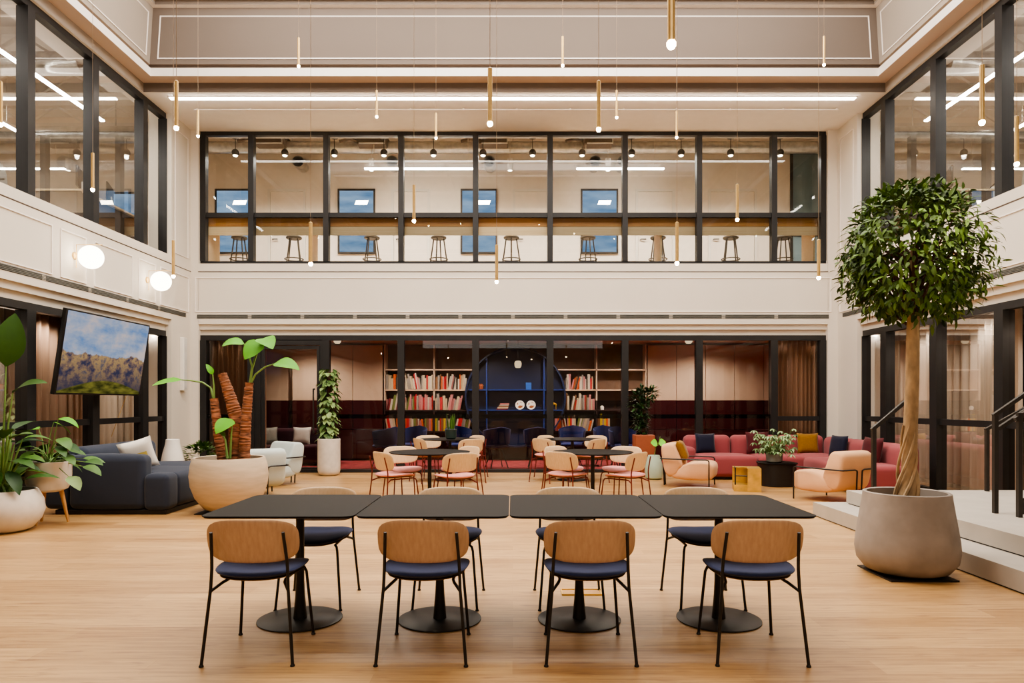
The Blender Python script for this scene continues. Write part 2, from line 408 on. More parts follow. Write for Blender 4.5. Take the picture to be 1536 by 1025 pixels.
# upper coffer swept round the opening
prof = [(0, 6.68), (0, 6.84), (.25, 6.84), (.25, 6.974), (.17, 6.98), (.17, 7.04), (.22, 7.05), (.34, 7.93), (.40, 7.95), (.40, 8.0), (.47, 8.03), (.47, 8.12), (.40, 8.13), (.40, 8.9)]
x0, x1, y0, y1 = -6.31, 6.37, YF+.3, 11.85
def corner(i, w):
    return {0: (x0+i, y0+i), 1: (x1-i, y0+i), 2: (x1-i, y1-i), 3: (x0+i, y1-i)}[w]
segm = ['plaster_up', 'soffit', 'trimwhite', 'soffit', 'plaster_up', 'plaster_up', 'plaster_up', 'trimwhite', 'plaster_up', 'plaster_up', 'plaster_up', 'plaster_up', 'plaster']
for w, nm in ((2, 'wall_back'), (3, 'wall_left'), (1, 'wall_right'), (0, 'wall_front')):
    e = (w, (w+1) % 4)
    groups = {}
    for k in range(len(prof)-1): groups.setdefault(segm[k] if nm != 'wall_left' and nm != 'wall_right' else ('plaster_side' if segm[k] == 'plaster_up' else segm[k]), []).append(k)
    root = struct(nm)
    for m, ks in groups.items():
        mb = MB()
        for k in ks:
            (i0, z0), (i1, z1) = prof[k], prof[k+1]
            a, b = corner(i0, e[0]), corner(i0, e[1]); c, d = corner(i1, e[1]), corner(i1, e[0])
            mb.quad((*a, z0), (*b, z0), (*c, z1), (*d, z1))
        mb.build('cornice_band', m, root, smooth=False)
    mb = MB()                                         # raised white outline on the sloping panel
    def pp(t, z):
        i = .22+(z-7.05)/.88*.12-.008; a = Vector((*corner(i, e[0]), z)); b = Vector((*corner(i, e[1]), z)); L = (b-a).length
        return a+(b-a)*(t/L if t >= 0 else 1+t/L)
    mb.tube([pp(.14, 7.14), pp(-.14, 7.14), pp(-.14, 7.80), pp(.14, 7.80)], .014, 4, closed=True)
    mb.build('moulding', 'trimwhite', root, smooth=False)
# flat soffits
S(MB().box((-6.7, y1+.004, 6.68), (6.7, GY+.3, 6.88)), 'ceiling', 'ceilwhite')
S(MB().box((-6.9, YF, 6.68), (x0-.004, y1, 6.88)), 'ceiling', 'ceilwhite'); S(MB().box((x1+.004, YF, 6.68), (6.96, y1, 6.88)), 'ceiling', 'ceilwhite')
sk = struct('window_1')                                # skylight overhead
MB().quad((x0+.4, 4.2, 8.88), (x1-.4, 4.2, 8.88), (x1-.4, y1-.4, 8.88), (x0+.4, y1-.4, 8.88)).build('skylight_pane', 'sky', sk)
MB().box((x0, y0, 8.86), (x1, 4.2, 8.92)).build('skylight_blocker', 'soffit', sk)  # unseen opaque panel added to keep skylight off the front part
mb = MB()
for i in range(1, 6): mb.box((x0+i*2.1-.04, y0, 8.78), (x0+i*2.1+.04, y1, 8.87))
for i in range(1, 7): mb.box((x0, y0+i*2.1-.04, 8.78), (x1, y0+i*2.1+.04, 8.87))
mb.build('glazing_bar', 'trimwhite', sk)
# panel mouldings on the bands
def outline(name, pts, r=.012):
    o = MB().tube(pts, r, 4, closed=True).build(name, 'trimwhite', smooth=False); o['kind'] = 'structure'
def back_rect(xa, xb, za, zb, Y): outline('trim_1', [(xa, Y, za), (xb, Y, za), (xb, Y, zb), (xa, Y, zb)])
back_rect(-6.17, 6.19, 3.14, 3.80, BY-.003)
def side_rect(sg, ya, yb, za, zb):
    X = CXR+sg*(WX-.003); outline('trim_2' if sg < 0 else 'trim_3', [(X, ya, za), (X, yb, za), (X, yb, zb), (X, ya, zb)])
for sg in (-1, 1):
    for ya, yb in ((4.6, 7.0), (7.22, 7.78), (8.0, 9.41), (9.6, 10.16), (10.37, 11.4), (11.6, 12.14), (12.32, 13.38)): side_rect(sg, ya, yb, 3.12, 3.78)
    X = CXR+sg*(WX-.003)
    outline('trim_2' if sg < 0 else 'trim_3', [(X, 12.86, 4.15), (X, 13.36, 4.15), (X, 13.36, 6.45), (X, 12.86, 6.45)], .008)
    s2 = -6.21 if sg < 0 else 6.23
# dark strips standing in for the shadow line under the sill
S(MB().box((-6.12, BY-.004, 3.912), (6.14, BY+.01, 3.926)), 'sill_shadow_back', 'unit')
for sg in (-1, 1):
    a, b = sorted((CXR+sg*(WX-.004), CXR+sg*(WX+.01)))
    S(MB().box((a, YF, 3.912), (b, BY, 3.926)), 'sill_shadow_side', 'unit')
# glazing ---------------------------------------------------------
def glazing(name, plane, us, z0, z1, transom, axis, sg=1, fw=.11, dp=.10, gl='glass', tbays=None, film=None, skip=()):
    """us: mullion centres along the wall incl. both ends"""
    root = struct(name)
    def bx(u0, u1, a, b, d0=-dp/2, d1=dp/2):
        if axis == 'x': return MB().box((u0, plane+d0, a), (u1, plane+d1, b))
        lo, hi = sorted((plane+d0, plane+d1)); return MB().box((lo, u0, a), (hi, u1, b))
    mb = bx(us[0]-fw/2, us[-1]+fw/2, z1-.10, z1); mb2 = bx(us[0]-fw/2, us[-1]+fw/2, z0, z0+.06)
    mb.build('top_rail', 'frame', root, smooth=False); mb2.build('bottom_rail', 'frame', root, smooth=False)
    for u in us: bx(u-fw/2, u+fw/2, z0+.06, z1-.10, -dp/2-.02, dp/2+.02).build('mullion', 'frame', root, smooth=False)
    for i in range(len(us)-1):
        if i in skip: continue
        a, b = us[i]+fw/2, us[i+1]-fw/2
        if transom and (tbays is None or i in tbays): bx(a, b, transom-.045, transom+.045, -.035, .035).build('transom', 'frame', root, smooth=False)
        elif film: bx(a, b, film-.04, film+.04, -.012, -.010).build('glass_band', 'film', root, smooth=False)
        p = plane
        if axis == 'x': g = MB().quad((a, p, z0+.06), (b, p, z0+.06), (b, p, z1-.1), (a, p, z1-.1))
        else: g = MB().quad((p, a, z0+.06), (p, b, z0+.06), (p, b, z1-.1), (p, a, z1-.1))
        g.build('glass_pane', gl, root, smooth=False)
    return root
usb = [-6.06] + [XP(p, GY) for p in (378, 490, 602, 713.5, 825, 937, 1048, 1160)] + [6.08]
glazing('window_2', GY, usb, 4.08, 6.70, 5.05, 'x', fw=.105)
glazing('window_3', GY, usb, 0, 2.69, 1.06, 'x', fw=.13, gl='glass_dark', tbays=(8,), film=1.10, skip=(1,))
uss = [12.70]+[XX for XX in (GX*FP/(CX-p) for p in (208.5, 133.5, 33.5))]
step = 1.41
uss = [12.78, 11.98, 10.56, 9.14, 7.72, 6.30, 4.88, 3.46, 2.04]
uss = sorted(uss)
glazing('window_4', CXR-GX, uss, 4.0, 6.68, None, 'y', fw=.14, dp=.12, gl='glass_side')
glazing('window_5', CXR+GX, uss, 4.0, 6.68, None, 'y', fw=.14, dp=.12, gl='glass_side')
glazing('window_6', CXR-GX, uss, 0, 2.69, 1.08, 'y', fw=.17, dp=.12, gl='glass_side_low')
glazing('window_7', CXR+GX, uss, 0, 2.69, 1.08, 'y', fw=.17, dp=.12, gl='glass_side_low')
# glass door in the back wall
d = struct('door_1'); a, b = usb[1]+.065, usb[2]-.065
MB().box((a, GY-.05, 2.50), (b, GY+.05, 2.60)).box((a, GY-.05, 0), (a+.12, GY+.05, 2.5)).box((b-.05, GY-.05, 0), (b, GY+.05, 2.5)).build('door_frame', 'frame', d, smooth=False)
MB().box((a+.13, GY-.03, .01), (b-.06, GY+.03, .10)).box((a+.13, GY-.03, 2.42), (b-.06, GY+.03, 2.49)).box((a+.13, GY-.03, .1), (a+.19, GY+.03, 2.42)).box((b-.12, GY-.03, .1), (b-.06, GY+.03, 2.42)).build('door_leaf', 'frame', d, smooth=False)
MB().quad((a+.19, GY, .1), (b-.12, GY, .1), (b-.12, GY, 2.42), (a+.19, GY, 2.42)).build('glass_pane', 'glass_dark', d, smooth=False)
hx = XP(470, GY-.1)
MB().tube([(hx, GY-.03, ZP(584, GY)), (hx, GY-.10, ZP(584, GY)), (hx, GY-.10, ZP(649, GY)), (hx, GY-.03, ZP(649, GY))], .016, 8).build('pull_handle', 'charcoal', d)
# vents
def vent(label, axis, plane, a, b, sg=1):
    t = thing('air_vent', label, 'vent', group='long air vents over the ground floor glazing')
    z0, z1 = 3.005, 3.085
    def bx(u0, u1, za, zb, d0, d1):
        lo, hi = sorted((plane-sg*d0, plane-sg*d1))
        return ((u0, lo, za), (u1, hi, zb)) if axis == 'x' else ((lo, u0, za), (hi, u1, zb))
    MB().box(*bx(a, b, z0, z1, .001, .003)).build('backing', 'ventdark', t, smooth=False)
    for k in range(4): MB().box(*bx(a, b, z0+.008+k*.019, z0+.018+k*.019, .003, .012)).build('slat', 'vent', t, smooth=False)
    n = int((b-a)/1.0)
    for i in range(1, n): u = a+i*(b-a)/n; MB().box(*bx(u-.035, u+.035, z0, z1, .003, .008)).build('divider', 'plaster', t, smooth=False)
    return t
vent('long grey slotted air vent on the back wall below the upper windows', 'x', BY, -6.14, 6.15)
vent('long grey slotted air vent running along the left wall above the television', 'y', CXR-WX, YF+.2, 13.27, -1)
vent('long grey slotted air vent on the right wall partly behind the tree crown', 'y', CXR+WX, YF+.2, 13.27, 1)

# ================================================================= LIGHT FITTINGS
t = thing('linear_light', 'long white glowing strip light across the soffit above the upper back windows', 'strip light', (0, 12.05, 6.678))
MB().box((-5.97, -.05, -.012), (5.97, .05, 0)).build('housing', 'trimwhite', t, smooth=False)
MB().box((-5.95, -.04, -.03), (5.95, .04, -.012)).build('diffuser', 'led', t, smooth=False)
t = thing('curtain_track', 'thin pale ceiling track with small brackets behind the long strip light', 'track', (0, 12.5, 6.68))
MB().box((-5.75, -.015, -.035), (5.87, .015, -.02)).build('rail', 'trimwhite', t, smooth=False)
for k in range(13): MB().box((-5.7+k*.96, -.012, -.02), (-5.67+k*.96, .012, 0)).build('bracket', 'trimwhite', t, smooth=False)
PEN = [(1007, 62, 136, 'largest, nearest the camera at the top edge of the view'), (735, 183, 80, 'large one in front of the strip light, just left of centre'),
 (898, 192, 70, 'crossing the strip light right of centre, above the sixth upper pane'), (264.5, 190, 68, 'beside the upper left corner pier, at the strip light end'),
 (1236, 96, 41, 'high at right on the upper panelled wall'), (448, 98, 41, 'high at left on the upper panelled wall'), (844, 97, 42, 'high right of centre, before the upper panelled wall'),
 (565, 174, 38, 'small one across the strip light above the third upper pane'), (925, 175, 39, 'small one across the strip light right of centre'),
 (654, 206, 36, 'short one before the top of the fourth upper pane'), (297, 203, 38, 'at the top left corner of the upper back window'), (1015, 205, 38, 'before the top of the seventh upper pane'),
 (1473, 181, 83, 'at the upper right before the side window'), (1525, 244, 69, 'at the right edge of the view before the side window'), (139, 283, 53, 'before a mullion of the upper left side window'),
 (621, 330, 52, 'before the wooden counter, over the fourth upper pane'), (1106, 328, 51, 'before the wooden counter, over the eighth upper pane'), (466, 394, 60, 'with tip at the sill of the second upper pane'),
 (1015.5, 393, 59, 'with tip at the sill of the seventh upper pane'), (745, 421, 53, 'lowest in the middle, tip before the plain white band'), (1228, 415, 55, 'low at right before the corner of the upper back window'),
 (260, 413, 52, 'low at left beside the white globe lamp'), (1, 185, 62, 'cut by the left edge of the view')]
pen = thing('pendant_light', 'x', 'pendant light')
MB().lathe([(0, 0), (.0165, 0), (.0165, .38), (.012, .384), (.004, .384), (0, .384)], 16).build('tube', 'brass', pen)
MB().lathe([(0, -.034), (.012, -.030), (.019, -.018), (.019, -.006), (.012, 0), (0, .001)], 14).build('bulb', 'bulb', pen)
PENPOS = []
for px, py, ln, ph in PEN:
    Y = FP*.38/ln; p = P(px, py, Y); PENPOS.append(p)
    o = place(pen, p, 0, 'slim brass tube pendant, '+ph, 'slim brass tube pendants')
    c = MB().tube([(0, 0, .384), (0, 0, 8.78-p.z)], .0022, 5).build('cord', 'cord', o)
for k, p in enumerate(PENPOS):
    l = bpy.data.lights.new('pendant_glow', 'SPOT'); l.energy = 26; l.color = (1, .87, .72); l.spot_size = 2.3; l.spot_blend = .9; l.shadow_soft_size = .02
    lo = bpy.data.objects.new('pendant_glow', l); COL.objects.link(lo); lo.location = p+Vector((0, 0, -.05))
# globe wall lamps
def sconce(sg, Y, label):
    xw = CXR+sg*WX; t = thing('wall_lamp', label, 'wall lamp', (xw, Y, 3.47), 0, 'white globe wall lamps on brass arms'); q = -sg
    MB().lathe([(0, -.012), (.055, -.012), (.05, .012), (0, .02)], 20).xf(Matrix.Rotation(q*PI/2, 4, 'Y')).xf(Matrix.Translation((q*.012, 0, 0))).build('wall_plate', 'brass', t)
    MB().tube([(q*.03, 0, -.17), (q*.03, 0, .16), (q*.26, 0, .16), (q*.40, 0, .16)], .007, 8).build('arm', 'brass', t)
    MB().tube([(q*.24, 0, .16), (q*.24, 0, .145)], .02, 10).build('holder', 'brass', t)
    MB().lathe([(.165*math.sin(PI*i/16), -.165*math.cos(PI*i/16)) for i in range(17)], 28, (q*.24, 0, -.02)).build('globe', 'globe', t)
sconce(-1, 9.9, 'white globe lamp on the left wall, the nearer one above the television')
sconce(-1, 11.87, 'white globe lamp on the left wall, the farther one near the corner')
sconce(1, 9.9, 'white globe lamp glowing through the middle of the tree crown')
sconce(1, 11.87, 'white globe lamp glowing through the left side of the tree crown')
t = thing('column_speaker', 'slim white column speaker on the left wall near the corner', 'speaker', (CXR-WX, 13.1, 2.1))
MB().rbox((.04, 0, 0), (.075, .14, 1.0), .01).build('cabinet', 'ceramic', t)
MB().rbox((.079, 0, 0), (.006, .115, .95), .003).build('front_cover', 'whiteplastic', t)

# ================================================================= CHAIRS AND TABLES
def make_chair(name, cat, legm, seatm, backm):
    t = thing(name, 'x', cat)
    sz = lambda x, y: .455+.022*(x/.23)**2-.02*max(0, (y-.08)/.15)**2+.012*max(0, (-y-.1)/.13)**2
    MB().pad(.236, .228, 3.0, .042, lambda x, y, h: (x, y+.0, sz(x, y)+h), shrink=lambda v: 1-.07*max(0, -v), edge=5).build('seat', seatm, t)
    MB().pad(.215, .205, 3.0, .012, lambda x, y, h: (x, y, sz(x, y)-.026+h), shrink=lambda v: 1-.07*max(0, -v), rings=4).build('seat_shell', 'darkwood', t)
    lean = math.radians(13)
    def bk(x, v, h):           # v: height along the back, h: thickness direction
        curve = .11*(x/.245)**2*.5
        y = -.208+curve+h*math.cos(lean)-v*math.sin(lean); z = .642+v*math.cos(lean)+h*math.sin(lean)
        return (x, y, z)
    MB().pad(.245, .122, 3.6, .014, bk, edge=12, shrink=lambda v: 1-.02*max(0, -v)).build('backrest', backm, t)
    for s in (-1, 1):
        m = MB().tube([(s*.236, -.25, .006), (s*.202, -.213, .40), (s*.198, -.209, .50), (s*.196, -.214, .545), (s*.186, -.25, .70)], .0085, 10)
        m.lathe([(0, 0), (.0125, 0), (.0125, .006), (.009, .012), (0, .012)], 12, (s*.236, -.25, 0)); m.build('leg', legm, t)
        m = MB().tube([(s*.214, .25, .006), (s*.184, .212, .385), (s*.176, .198, .412), (s*.16, .17, .418)], .0085, 10)
        m.lathe([(0, 0), (.0125, 0), (.0125, .006), (.009, .012), (0, .012)], 12, (s*.214, .25, 0)); m.build('leg', legm, t)
        MB().tube([(s*.16, .17, .418), (s*.155, -.10, .418), (s*.165, -.15, .414), (s*.202, -.213, .385)], .0085, 10).build('seat_rail', legm, t)
    return t
blue = make_chair('dining_chair', 'chair', 'black', 'navy', 'oak')
bluef = make_chair('dining_chair', 'chair', 'black', 'navy', 'oak_pale')
red = make_chair('cafe_chair', 'chair', 'redleg', 'pink', 'oak_pale')
ords = ['leftmost', 'second from left', 'third from left', 'rightmost']
for k, (x, a) in enumerate(((-1.392, 1.5), (-.477, -.5), (.411, 0), (1.312, -1.5))):
    place(blue, (x, 3.865, 0), math.radians(a), 'oak chair with navy seat, back to the camera, %s in the near row' % ords[k], 'navy oak chairs on the near side of the long table')
for k, (x, a) in enumerate(((-1.357, 181), (-.449, 180), (.395, 179.5), (1.325, 180))):
    place(bluef, (x, 4.83, 0), math.radians(a), 'oak chair with navy seat facing the camera across the tables, %s' % ords[k], 'navy oak chairs on the far side of the long table')
def ped_table(name, label, group, half, shape, legr, baser, z=.73):
    t = thing(name, label, 'table', group=group)
    if shape == 'sq':
        hx, hy = half; r = .07; pts = []
        for cx, cy, a0 in ((hx-r, hy-r, 0), (-hx+r, hy-r, 90), (-hx+r, -hy+r, 180), (hx-r, -hy+r, 270)):
            for i in range(7): a = math.radians(a0+15*i); pts.append((cx+r*math.cos(a), cy+r*math.sin(a)))
        n = len(pts)
        def slab(za, zb, k=1.0): return MB().add([(x*k, y*k, za) for x, y in pts]+[(x*k, y*k, zb) for x, y in pts], [tuple(range(n-1, -1, -1)), tuple(range(n, 2*n))]+[(i, (i+1) % n, n+(i+1) % n, n+i) for i in range(n)])
        slab(z-.006, z).build('tabletop', 'tabletop', t); slab(z-.014, z-.006, .985).build('underside', 'edge', t)
        MB().box((-.2, -.03, z-.034), (.2, .03, z-.014)).box((-.03, -.2, z-.034), (.03, .2, z-.014)).build('bracket', 'black', t, smooth=False)
    else:
        MB().lathe([(0, z-.016), (half-.02, z-.016), (half, z-.004), (half, z), (0, z)], 64).build('tabletop', 'tabletop', t)
        MB().lathe([(0, z-.034), (.15, z-.034), (.15, z-.016), (0, z-.016)], 24).build('bracket', 'black', t)
    MB().lathe([(0, .008), (.043, .009), (.04, .04), (legr+.004, .16), (legr, .25), (legr, z-.03), (0, z-.03)], 24).build('column', 'black', t)
    MB().lathe([(0, 0), (baser-.004, 0), (baser, .003), (baser, .008), (baser-.006, .011), (0, .011)], 64).build('base', 'black', t)
    return t
sqt = ped_table('pedestal_table', 'x', 'black square pedestal tables pushed into one row', (.440, .468), 'sq', .026, .262)
for k, x in enumerate((-1.349, -.4625, .4225, 1.3075)):
    place(sqt, (x, 4.402, 0), 0, 'black square pedestal table with rounded corners, %s of the row' % ords[k])
rt = ped_table('round_table', 'x', 'black round cafe tables', .53, 'round', .026, .27)
for (x, y, w) in ((-1.09, 9.1, 'front left'), (1.05, 9.1, 'front right'), (-1.11, 12.3, 'back left, under the dark green pot'), (1.06, 12.3, 'back right')):
    place(rt, (x, y, 0), 0, 'black round cafe table among the pink chairs, %s' % w)
RC = [(-1.50, 8.80, -50, 'left front side of the front left round table'), (-.72, 8.65, 30, 'right front side of the front left round table'), (-1.50, 9.56, 205, 'far left side of the front left round table'), (-.74, 9.62, 131, 'far right side of the front left round table'),
 (.70, 8.86, -35, 'left front side of the front right round table'), (1.425, 8.75, 48, 'right front side of the front right round table'), (.73, 9.66, 225, 'far left side of the front right round table'), (1.49, 9.58, 144, 'far right side of the front right round table'),
 (-1.46, 12.02, -56, 'near left of the far left round table'), (-.79, 11.88, 33, 'near right of the far left round table'), (-1.5, 12.74, 205, 'window side of the far left table, at its left'), (-.8, 12.78, 130, 'window side of the far left table, at its right'),
 (.63, 12.04, -44, 'near left of the far right round table'), (1.31, 11.86, 45, 'near right of the far right round table'), (.74, 12.77, 225, 'window side of the far right table, at its left'), (1.44, 12.75, 140, 'window side of the far right table, at its right')]
for x, y, a, w in RC: place(red, (x, y, 0), math.radians(a), 'oak chair, pink seat, '+w, 'pink seated oak chairs round the cafe tables')
t = thing('floor_box', 'brass edged floor socket plate under the third near chair', 'floor socket', (XP(872, 5.0), 5.02, 0))
MB().box((-.14, -.07, 0), (.14, .07, .004)).build('lid', 'legwood', t, smooth=False)
MB().tube([(-.14, -.07, .004), (.14, -.07, .004), (.14, .07, .004), (-.14, .07, .004)], .006, 4, closed=True).build('rim', 'brass_sheet', t, smooth=False)

# ---------------------------------------------------------------- lounge chairs
def make_lounge(name, m):
    t = thing(name, 'x', 'armchair')
    # seat: extruded side profile, facing +y
    def prof(pts, w, r=.06):
        mb = MB(); n = len(pts); vs = []; fs = []
        secs = [(-w/2, .80), (-w/2+.015, .93), (-w/2+.05, 1), (w/2-.05, 1), (w/2-.015, .93), (w/2, .80)]
        cy = sum(p[0] for p in pts)/n; cz = sum(p[1] for p in pts)/n
        def off(p, k):
            d = Vector((p[0]-cy, p[1]-cz)); L = d.length; return (cy+d.x*(1-(1-k)*.22/max(L, .1)*1.0), cz+d.y*(1-(1-k)*.22/max(L, .1)))
        for x, k in secs:
            for p in pts: q = off(p, k); vs.append((x, q[0], q[1]))
        for i in range(len(secs)-1):
            for j in range(n): fs.append((i*n+j, i*n+(j+1) % n, (i+1)*n+(j+1) % n, (i+1)*n+j))
        fs.append(tuple(range(n-1, -1, -1))); fs.append(tuple((len(secs)-1)*n+j for j in range(n)))
        return mb.add(vs, fs)
    def smooth_poly(pts, it=3):
        for _ in range(it):
            o = []
            for i in range(len(pts)):
                a, b = pts[i], pts[(i+1) % len(pts)]; o += [(a[0]*.75+b[0]*.25, a[1]*.75+b[1]*.25), (a[0]*.25+b[0]*.75, a[1]*.25+b[1]*.75)]
            pts = o
        return pts
    seat = smooth_poly([(.40, .20), (.41, .40), (.20, .425), (-.02, .40), (-.16, .30), (-.30, .28), (-.27, .14), (.10, .12), (.36, .13)])
    back = smooth_poly([(-.08, .36), (-.20, .66), (-.24, .715), (-.42, .70), (-.43, .56), (-.36, .16), (-.18, .18), (-.12, .30)])
    prof(seat, .64).build('seat', m, t, ang=60); prof(back, .66).build('backrest', m, t, ang=60)
    for s in (-1, 1):
        pts = [(s*.36, .34, 0), (s*.36, .34, .43), (s*.36, .325, .455), (s*.36, .29, .462), (s*.36, -.36, .462), (s*.355, -.40, .462), (s*.33, -.43, .462), (s*.10, -.44, .462), (s*.06, -.44, .45), (s*.055, -.44, .43), (s*.05, -.42, 0)]
        MB().tube(pts, .011, 8).build('frame_tube', 'black', t)
    return t
pe = make_lounge('armchair', 'peach'); pb = make_lounge('armchair', 'paleblue')
place(pe, (2.93, 11.42, 0), math.radians(-113), 'peach armchair with black tube frame and mustard cushion, facing right', 'peach lounge armchairs')
place(pe, (4.50, 9.80, 0), math.radians(29), 'peach armchair seen from behind beside the stone step', 'peach lounge armchairs')
place(pb, (-3.80, 10.22, 0), math.radians(37), 'pale grey blue armchair seen from behind, right behind the large sand planter', 'pale lounge armchairs')
place(pb, (-4.02, 11.55, 0), math.radians(143), 'pale grey blue armchair nearer the back window, farther of the two', 'pale lounge armchairs')
# ---------------------------------------------------------------- red corner sofa
t = thing('corner_sofa', 'raspberry red corner sofa along the back window and right wall', 'sofa', (0, 0, 0))
t.location = (4.5, 12.8, 0)
o = Vector((4.5, 12.8, 0))
def sb(name, c, size, r, bulge=(0, 0, 0), rot=0, m='sofa_red', par=None):
    return MB().rbox(Vector(c)-o, size, r, bulge, M4=Matrix.Rotation(rot, 3, 'Z') if rot else None).build(name, m, par or t, ang=60)
sb('plinth', (4.5, 12.72, .03), (2.6, .72, .06), .01, m='black'); sb('plinth', (5.52, 11.3, .03), (.72, 2.0, .06), .01, m='black')
for xa, xb in ((3.2, 4.36), (4.36, 5.2)): sb('seat_cushion', ((xa+xb)/2, 12.68, .24), (xb-xa-.01, .82, .36), .07, (0, 0, .03))
sb('seat_cushion', (5.55, 12.60, .24), (.74, .98, .36), .07, (0, 0, .03))
for ya, yb in ((11.15, 12.12), (10.25, 11.15)): sb('seat_cushion', (5.49, (ya+yb)/2, .24), (.86, yb-ya-.01, .36), .07, (0, 0, .03))
for xa, xb in ((3.22, 4.1), (4.1, 5.0), (5.0, 5.85)): sb('back_cushion', ((xa+xb)/2, 13.1, .50), (xb-xa-.01, .26, .52), .10, (0, .03, 0))
for ya, yb in ((12.1, 12.98), (11.2, 12.1), (10.25, 11.2)): sb('back_cushion', (5.92, (ya+yb)/2, .48), (.26, yb-ya-.01, .52), .10, (.03, 0, 0))
sb('arm', (3.16, 12.72, .33), (.2, .84, .5), .08, (.01, 0, 0))
def cushion(label, cat, m, loc, rz, size=.42, tilt=12, name='cushion', group=None):
    ob = MB().pillow(size, size, .14).build(name, m, ang=80); tag(ob, label, cat, group); ob.location = loc; ob.rotation_euler = (math.radians(-tilt), 0, rz); return ob
def cz(s, tilt=12): return .445+s/2*math.cos(math.radians(tilt))-.015
cushion('dark navy velvet cushion at the left end of the red sofa', 'cushion', 'navyvelvet', (XP(1058, 12.86), 12.86, cz(.38)), math.radians(4), .38)
cushion('dark burgundy cushion on the red sofa behind the coffee table plant', 'cushion', 'burgundy', (XP(1136, 12.86), 12.86, cz(.40)), math.radians(-3), .42)
cushion('mustard velvet cushion in the corner of the red sofa', 'cushion', 'mustard', (XP(1213, 12.80), 12.84, cz(.38)), math.radians(-8), .39)
cushion('navy velvet cushion right of the mustard cushion on the red sofa', 'cushion', 'navyvelvet', (5.66, 12.05, cz(.38)), math.radians(-72), .38)
cushion('burgundy velvet cushion near the right end of the red sofa', 'cushion', 'burgundy', (5.62, 10.85, cz(.40)), math.radians(-78), .42)
c = cushion('mustard velvet cushion leaning on the left peach armchair', 'cushion', 'mustard', (2.79, 11.40, .585), math.radians(70), .36, 22)
# coffee table, brass side table
t = thing('coffee_table', 'black drum coffee table carrying a leafy plant, in front of the red sofa', 'coffee table', (4.38, 11.5, 0))
MB().lathe([(0, 0), (.275, 0), (.285, .01), (.285, .365), (0, .365)], 48, sq=2.8).build('drum', 'black', t)
MB().lathe([(0, .365), (.30, .365), (.305, .37), (.305, .38), (.295, .385), (0, .385)], 48, sq=2.8).build('tabletop', 'tabletop', t)
t = thing('side_table', 'folded brass sheet side table with open shelf and black bar', 'side table', (3.66, 10.85, 0), math.radians(-14))
w = .20; th = .012
MB().box((-w, -w+.02, 0), (w, w, .10)).build('base', 'brass_sheet', t, smooth=False)
MB().box((.0, -w-.0, .0), (w, -w+.02, .36)).build('front_panel', 'brass_sheet', t, smooth=False)
MB().box((-w, w-th, .10), (w, w, .35)).build('back_panel', 'brass_sheet', t, smooth=False)
MB().box((w-th, -w+.02, .10), (w, w-th, .35)).build('side_panel', 'brass_sheet', t, smooth=False)
MB().box((0, -w+.02, .348), (w, w, .36)).box((-w, 0, .348), (0, w, .36)).build('tabletop', 'brass_sheet', t, smooth=False)
MB().tube([(-w+.02, -w+.03, .10), (-w+.02, -w+.03, .36), (-w+.02, .02, .36)], .011, 8).tube([(-w+.02, -w+.03, .24), (0, -w+.03, .24)], .009, 8).build('support_bar', 'black', t)

# ---------------------------------------------------------------- navy sofa at left
t = thing('sofa', 'slate navy modular sofa with its arm towards the camera, under the television', 'sofa', (-5.0, 9.6, 0)); o = Vector((-5.0, 9.6, 0))
sb('plinth', (-4.93, 9.55, .03), (1.36, 2.1, .06), .01, m='black')
sb('arm', (-4.98, 8.60, .395), (.93, .26, .66), .08, (0, .01, .02), m='sofa_blue')
sb('arm', (-5.60, 8.62, .395), (.28, .30, .66), .07, m='sofa_blue')
sb('seat_cushion', (-4.84, 9.22, .275), (1.24, 1.0, .43), .08, (.03, 0, .03), m='sofa_blue')
sb('seat_cushion', (-4.37, 8.62, .275), (.30, .30, .43), .06, (.01, 0, .02), m='sofa_blue')
sb('seat_cushion', (-4.95, 10.16, .27), (1.1, .84, .42), .08, (.03, 0, .03), m='sofa_blue')
sb('back_cushion', (-5.54, 9.28, .56), (.26, 1.02, .50), .10, (.02, 0, 0), m='sofa_blue')
sb('back_cushion', (-5.56, 10.20, .56), (.28, .80, .50), .10, (.02, 0, 0), m='sofa_blue')
# two-tone cushion
cu = thing('cushion', 'cream cushion with a yellow lower half leaning on the navy sofa arm', 'cushion', (-4.82, 8.93, .70), math.radians(20)); cu.rotation_euler = (math.radians(14), math.radians(-16), math.radians(24))
full = MB().pillow(.40, .42, .14)
MB().pillow(.40, .42, .14).build('cover', 'ceramic', cu, ang=80)
y2 = MB(); y2.v = [(x*.90, y*1.03, z) for x, y, z in full.v]; y2.f = [f for f in full.f if all(full.v[i][2] < .05 for i in f) and all(full.v[i][2] > -.19 for i in f)]
y2.build('yellow_panel', mat('pale_yellow_cotton', '#cdb95c', .9), cu, ang=80)
# tapered floor vase
t = thing('floor_vase', 'white tapered floor vase with a wide neck, behind the navy sofa', 'vase', (-5.64, 11.5, 0))
MB().lathe([(0, 0), (.17, 0), (.20, .03), (.205, .18), (.19, .34), (.15, .55), (.115, .68), (.105, .76), (.095, .765), (.09, .75), (.10, .66), (.09, .6), (0, .6)], 40).build('body', 'ceramic', t)

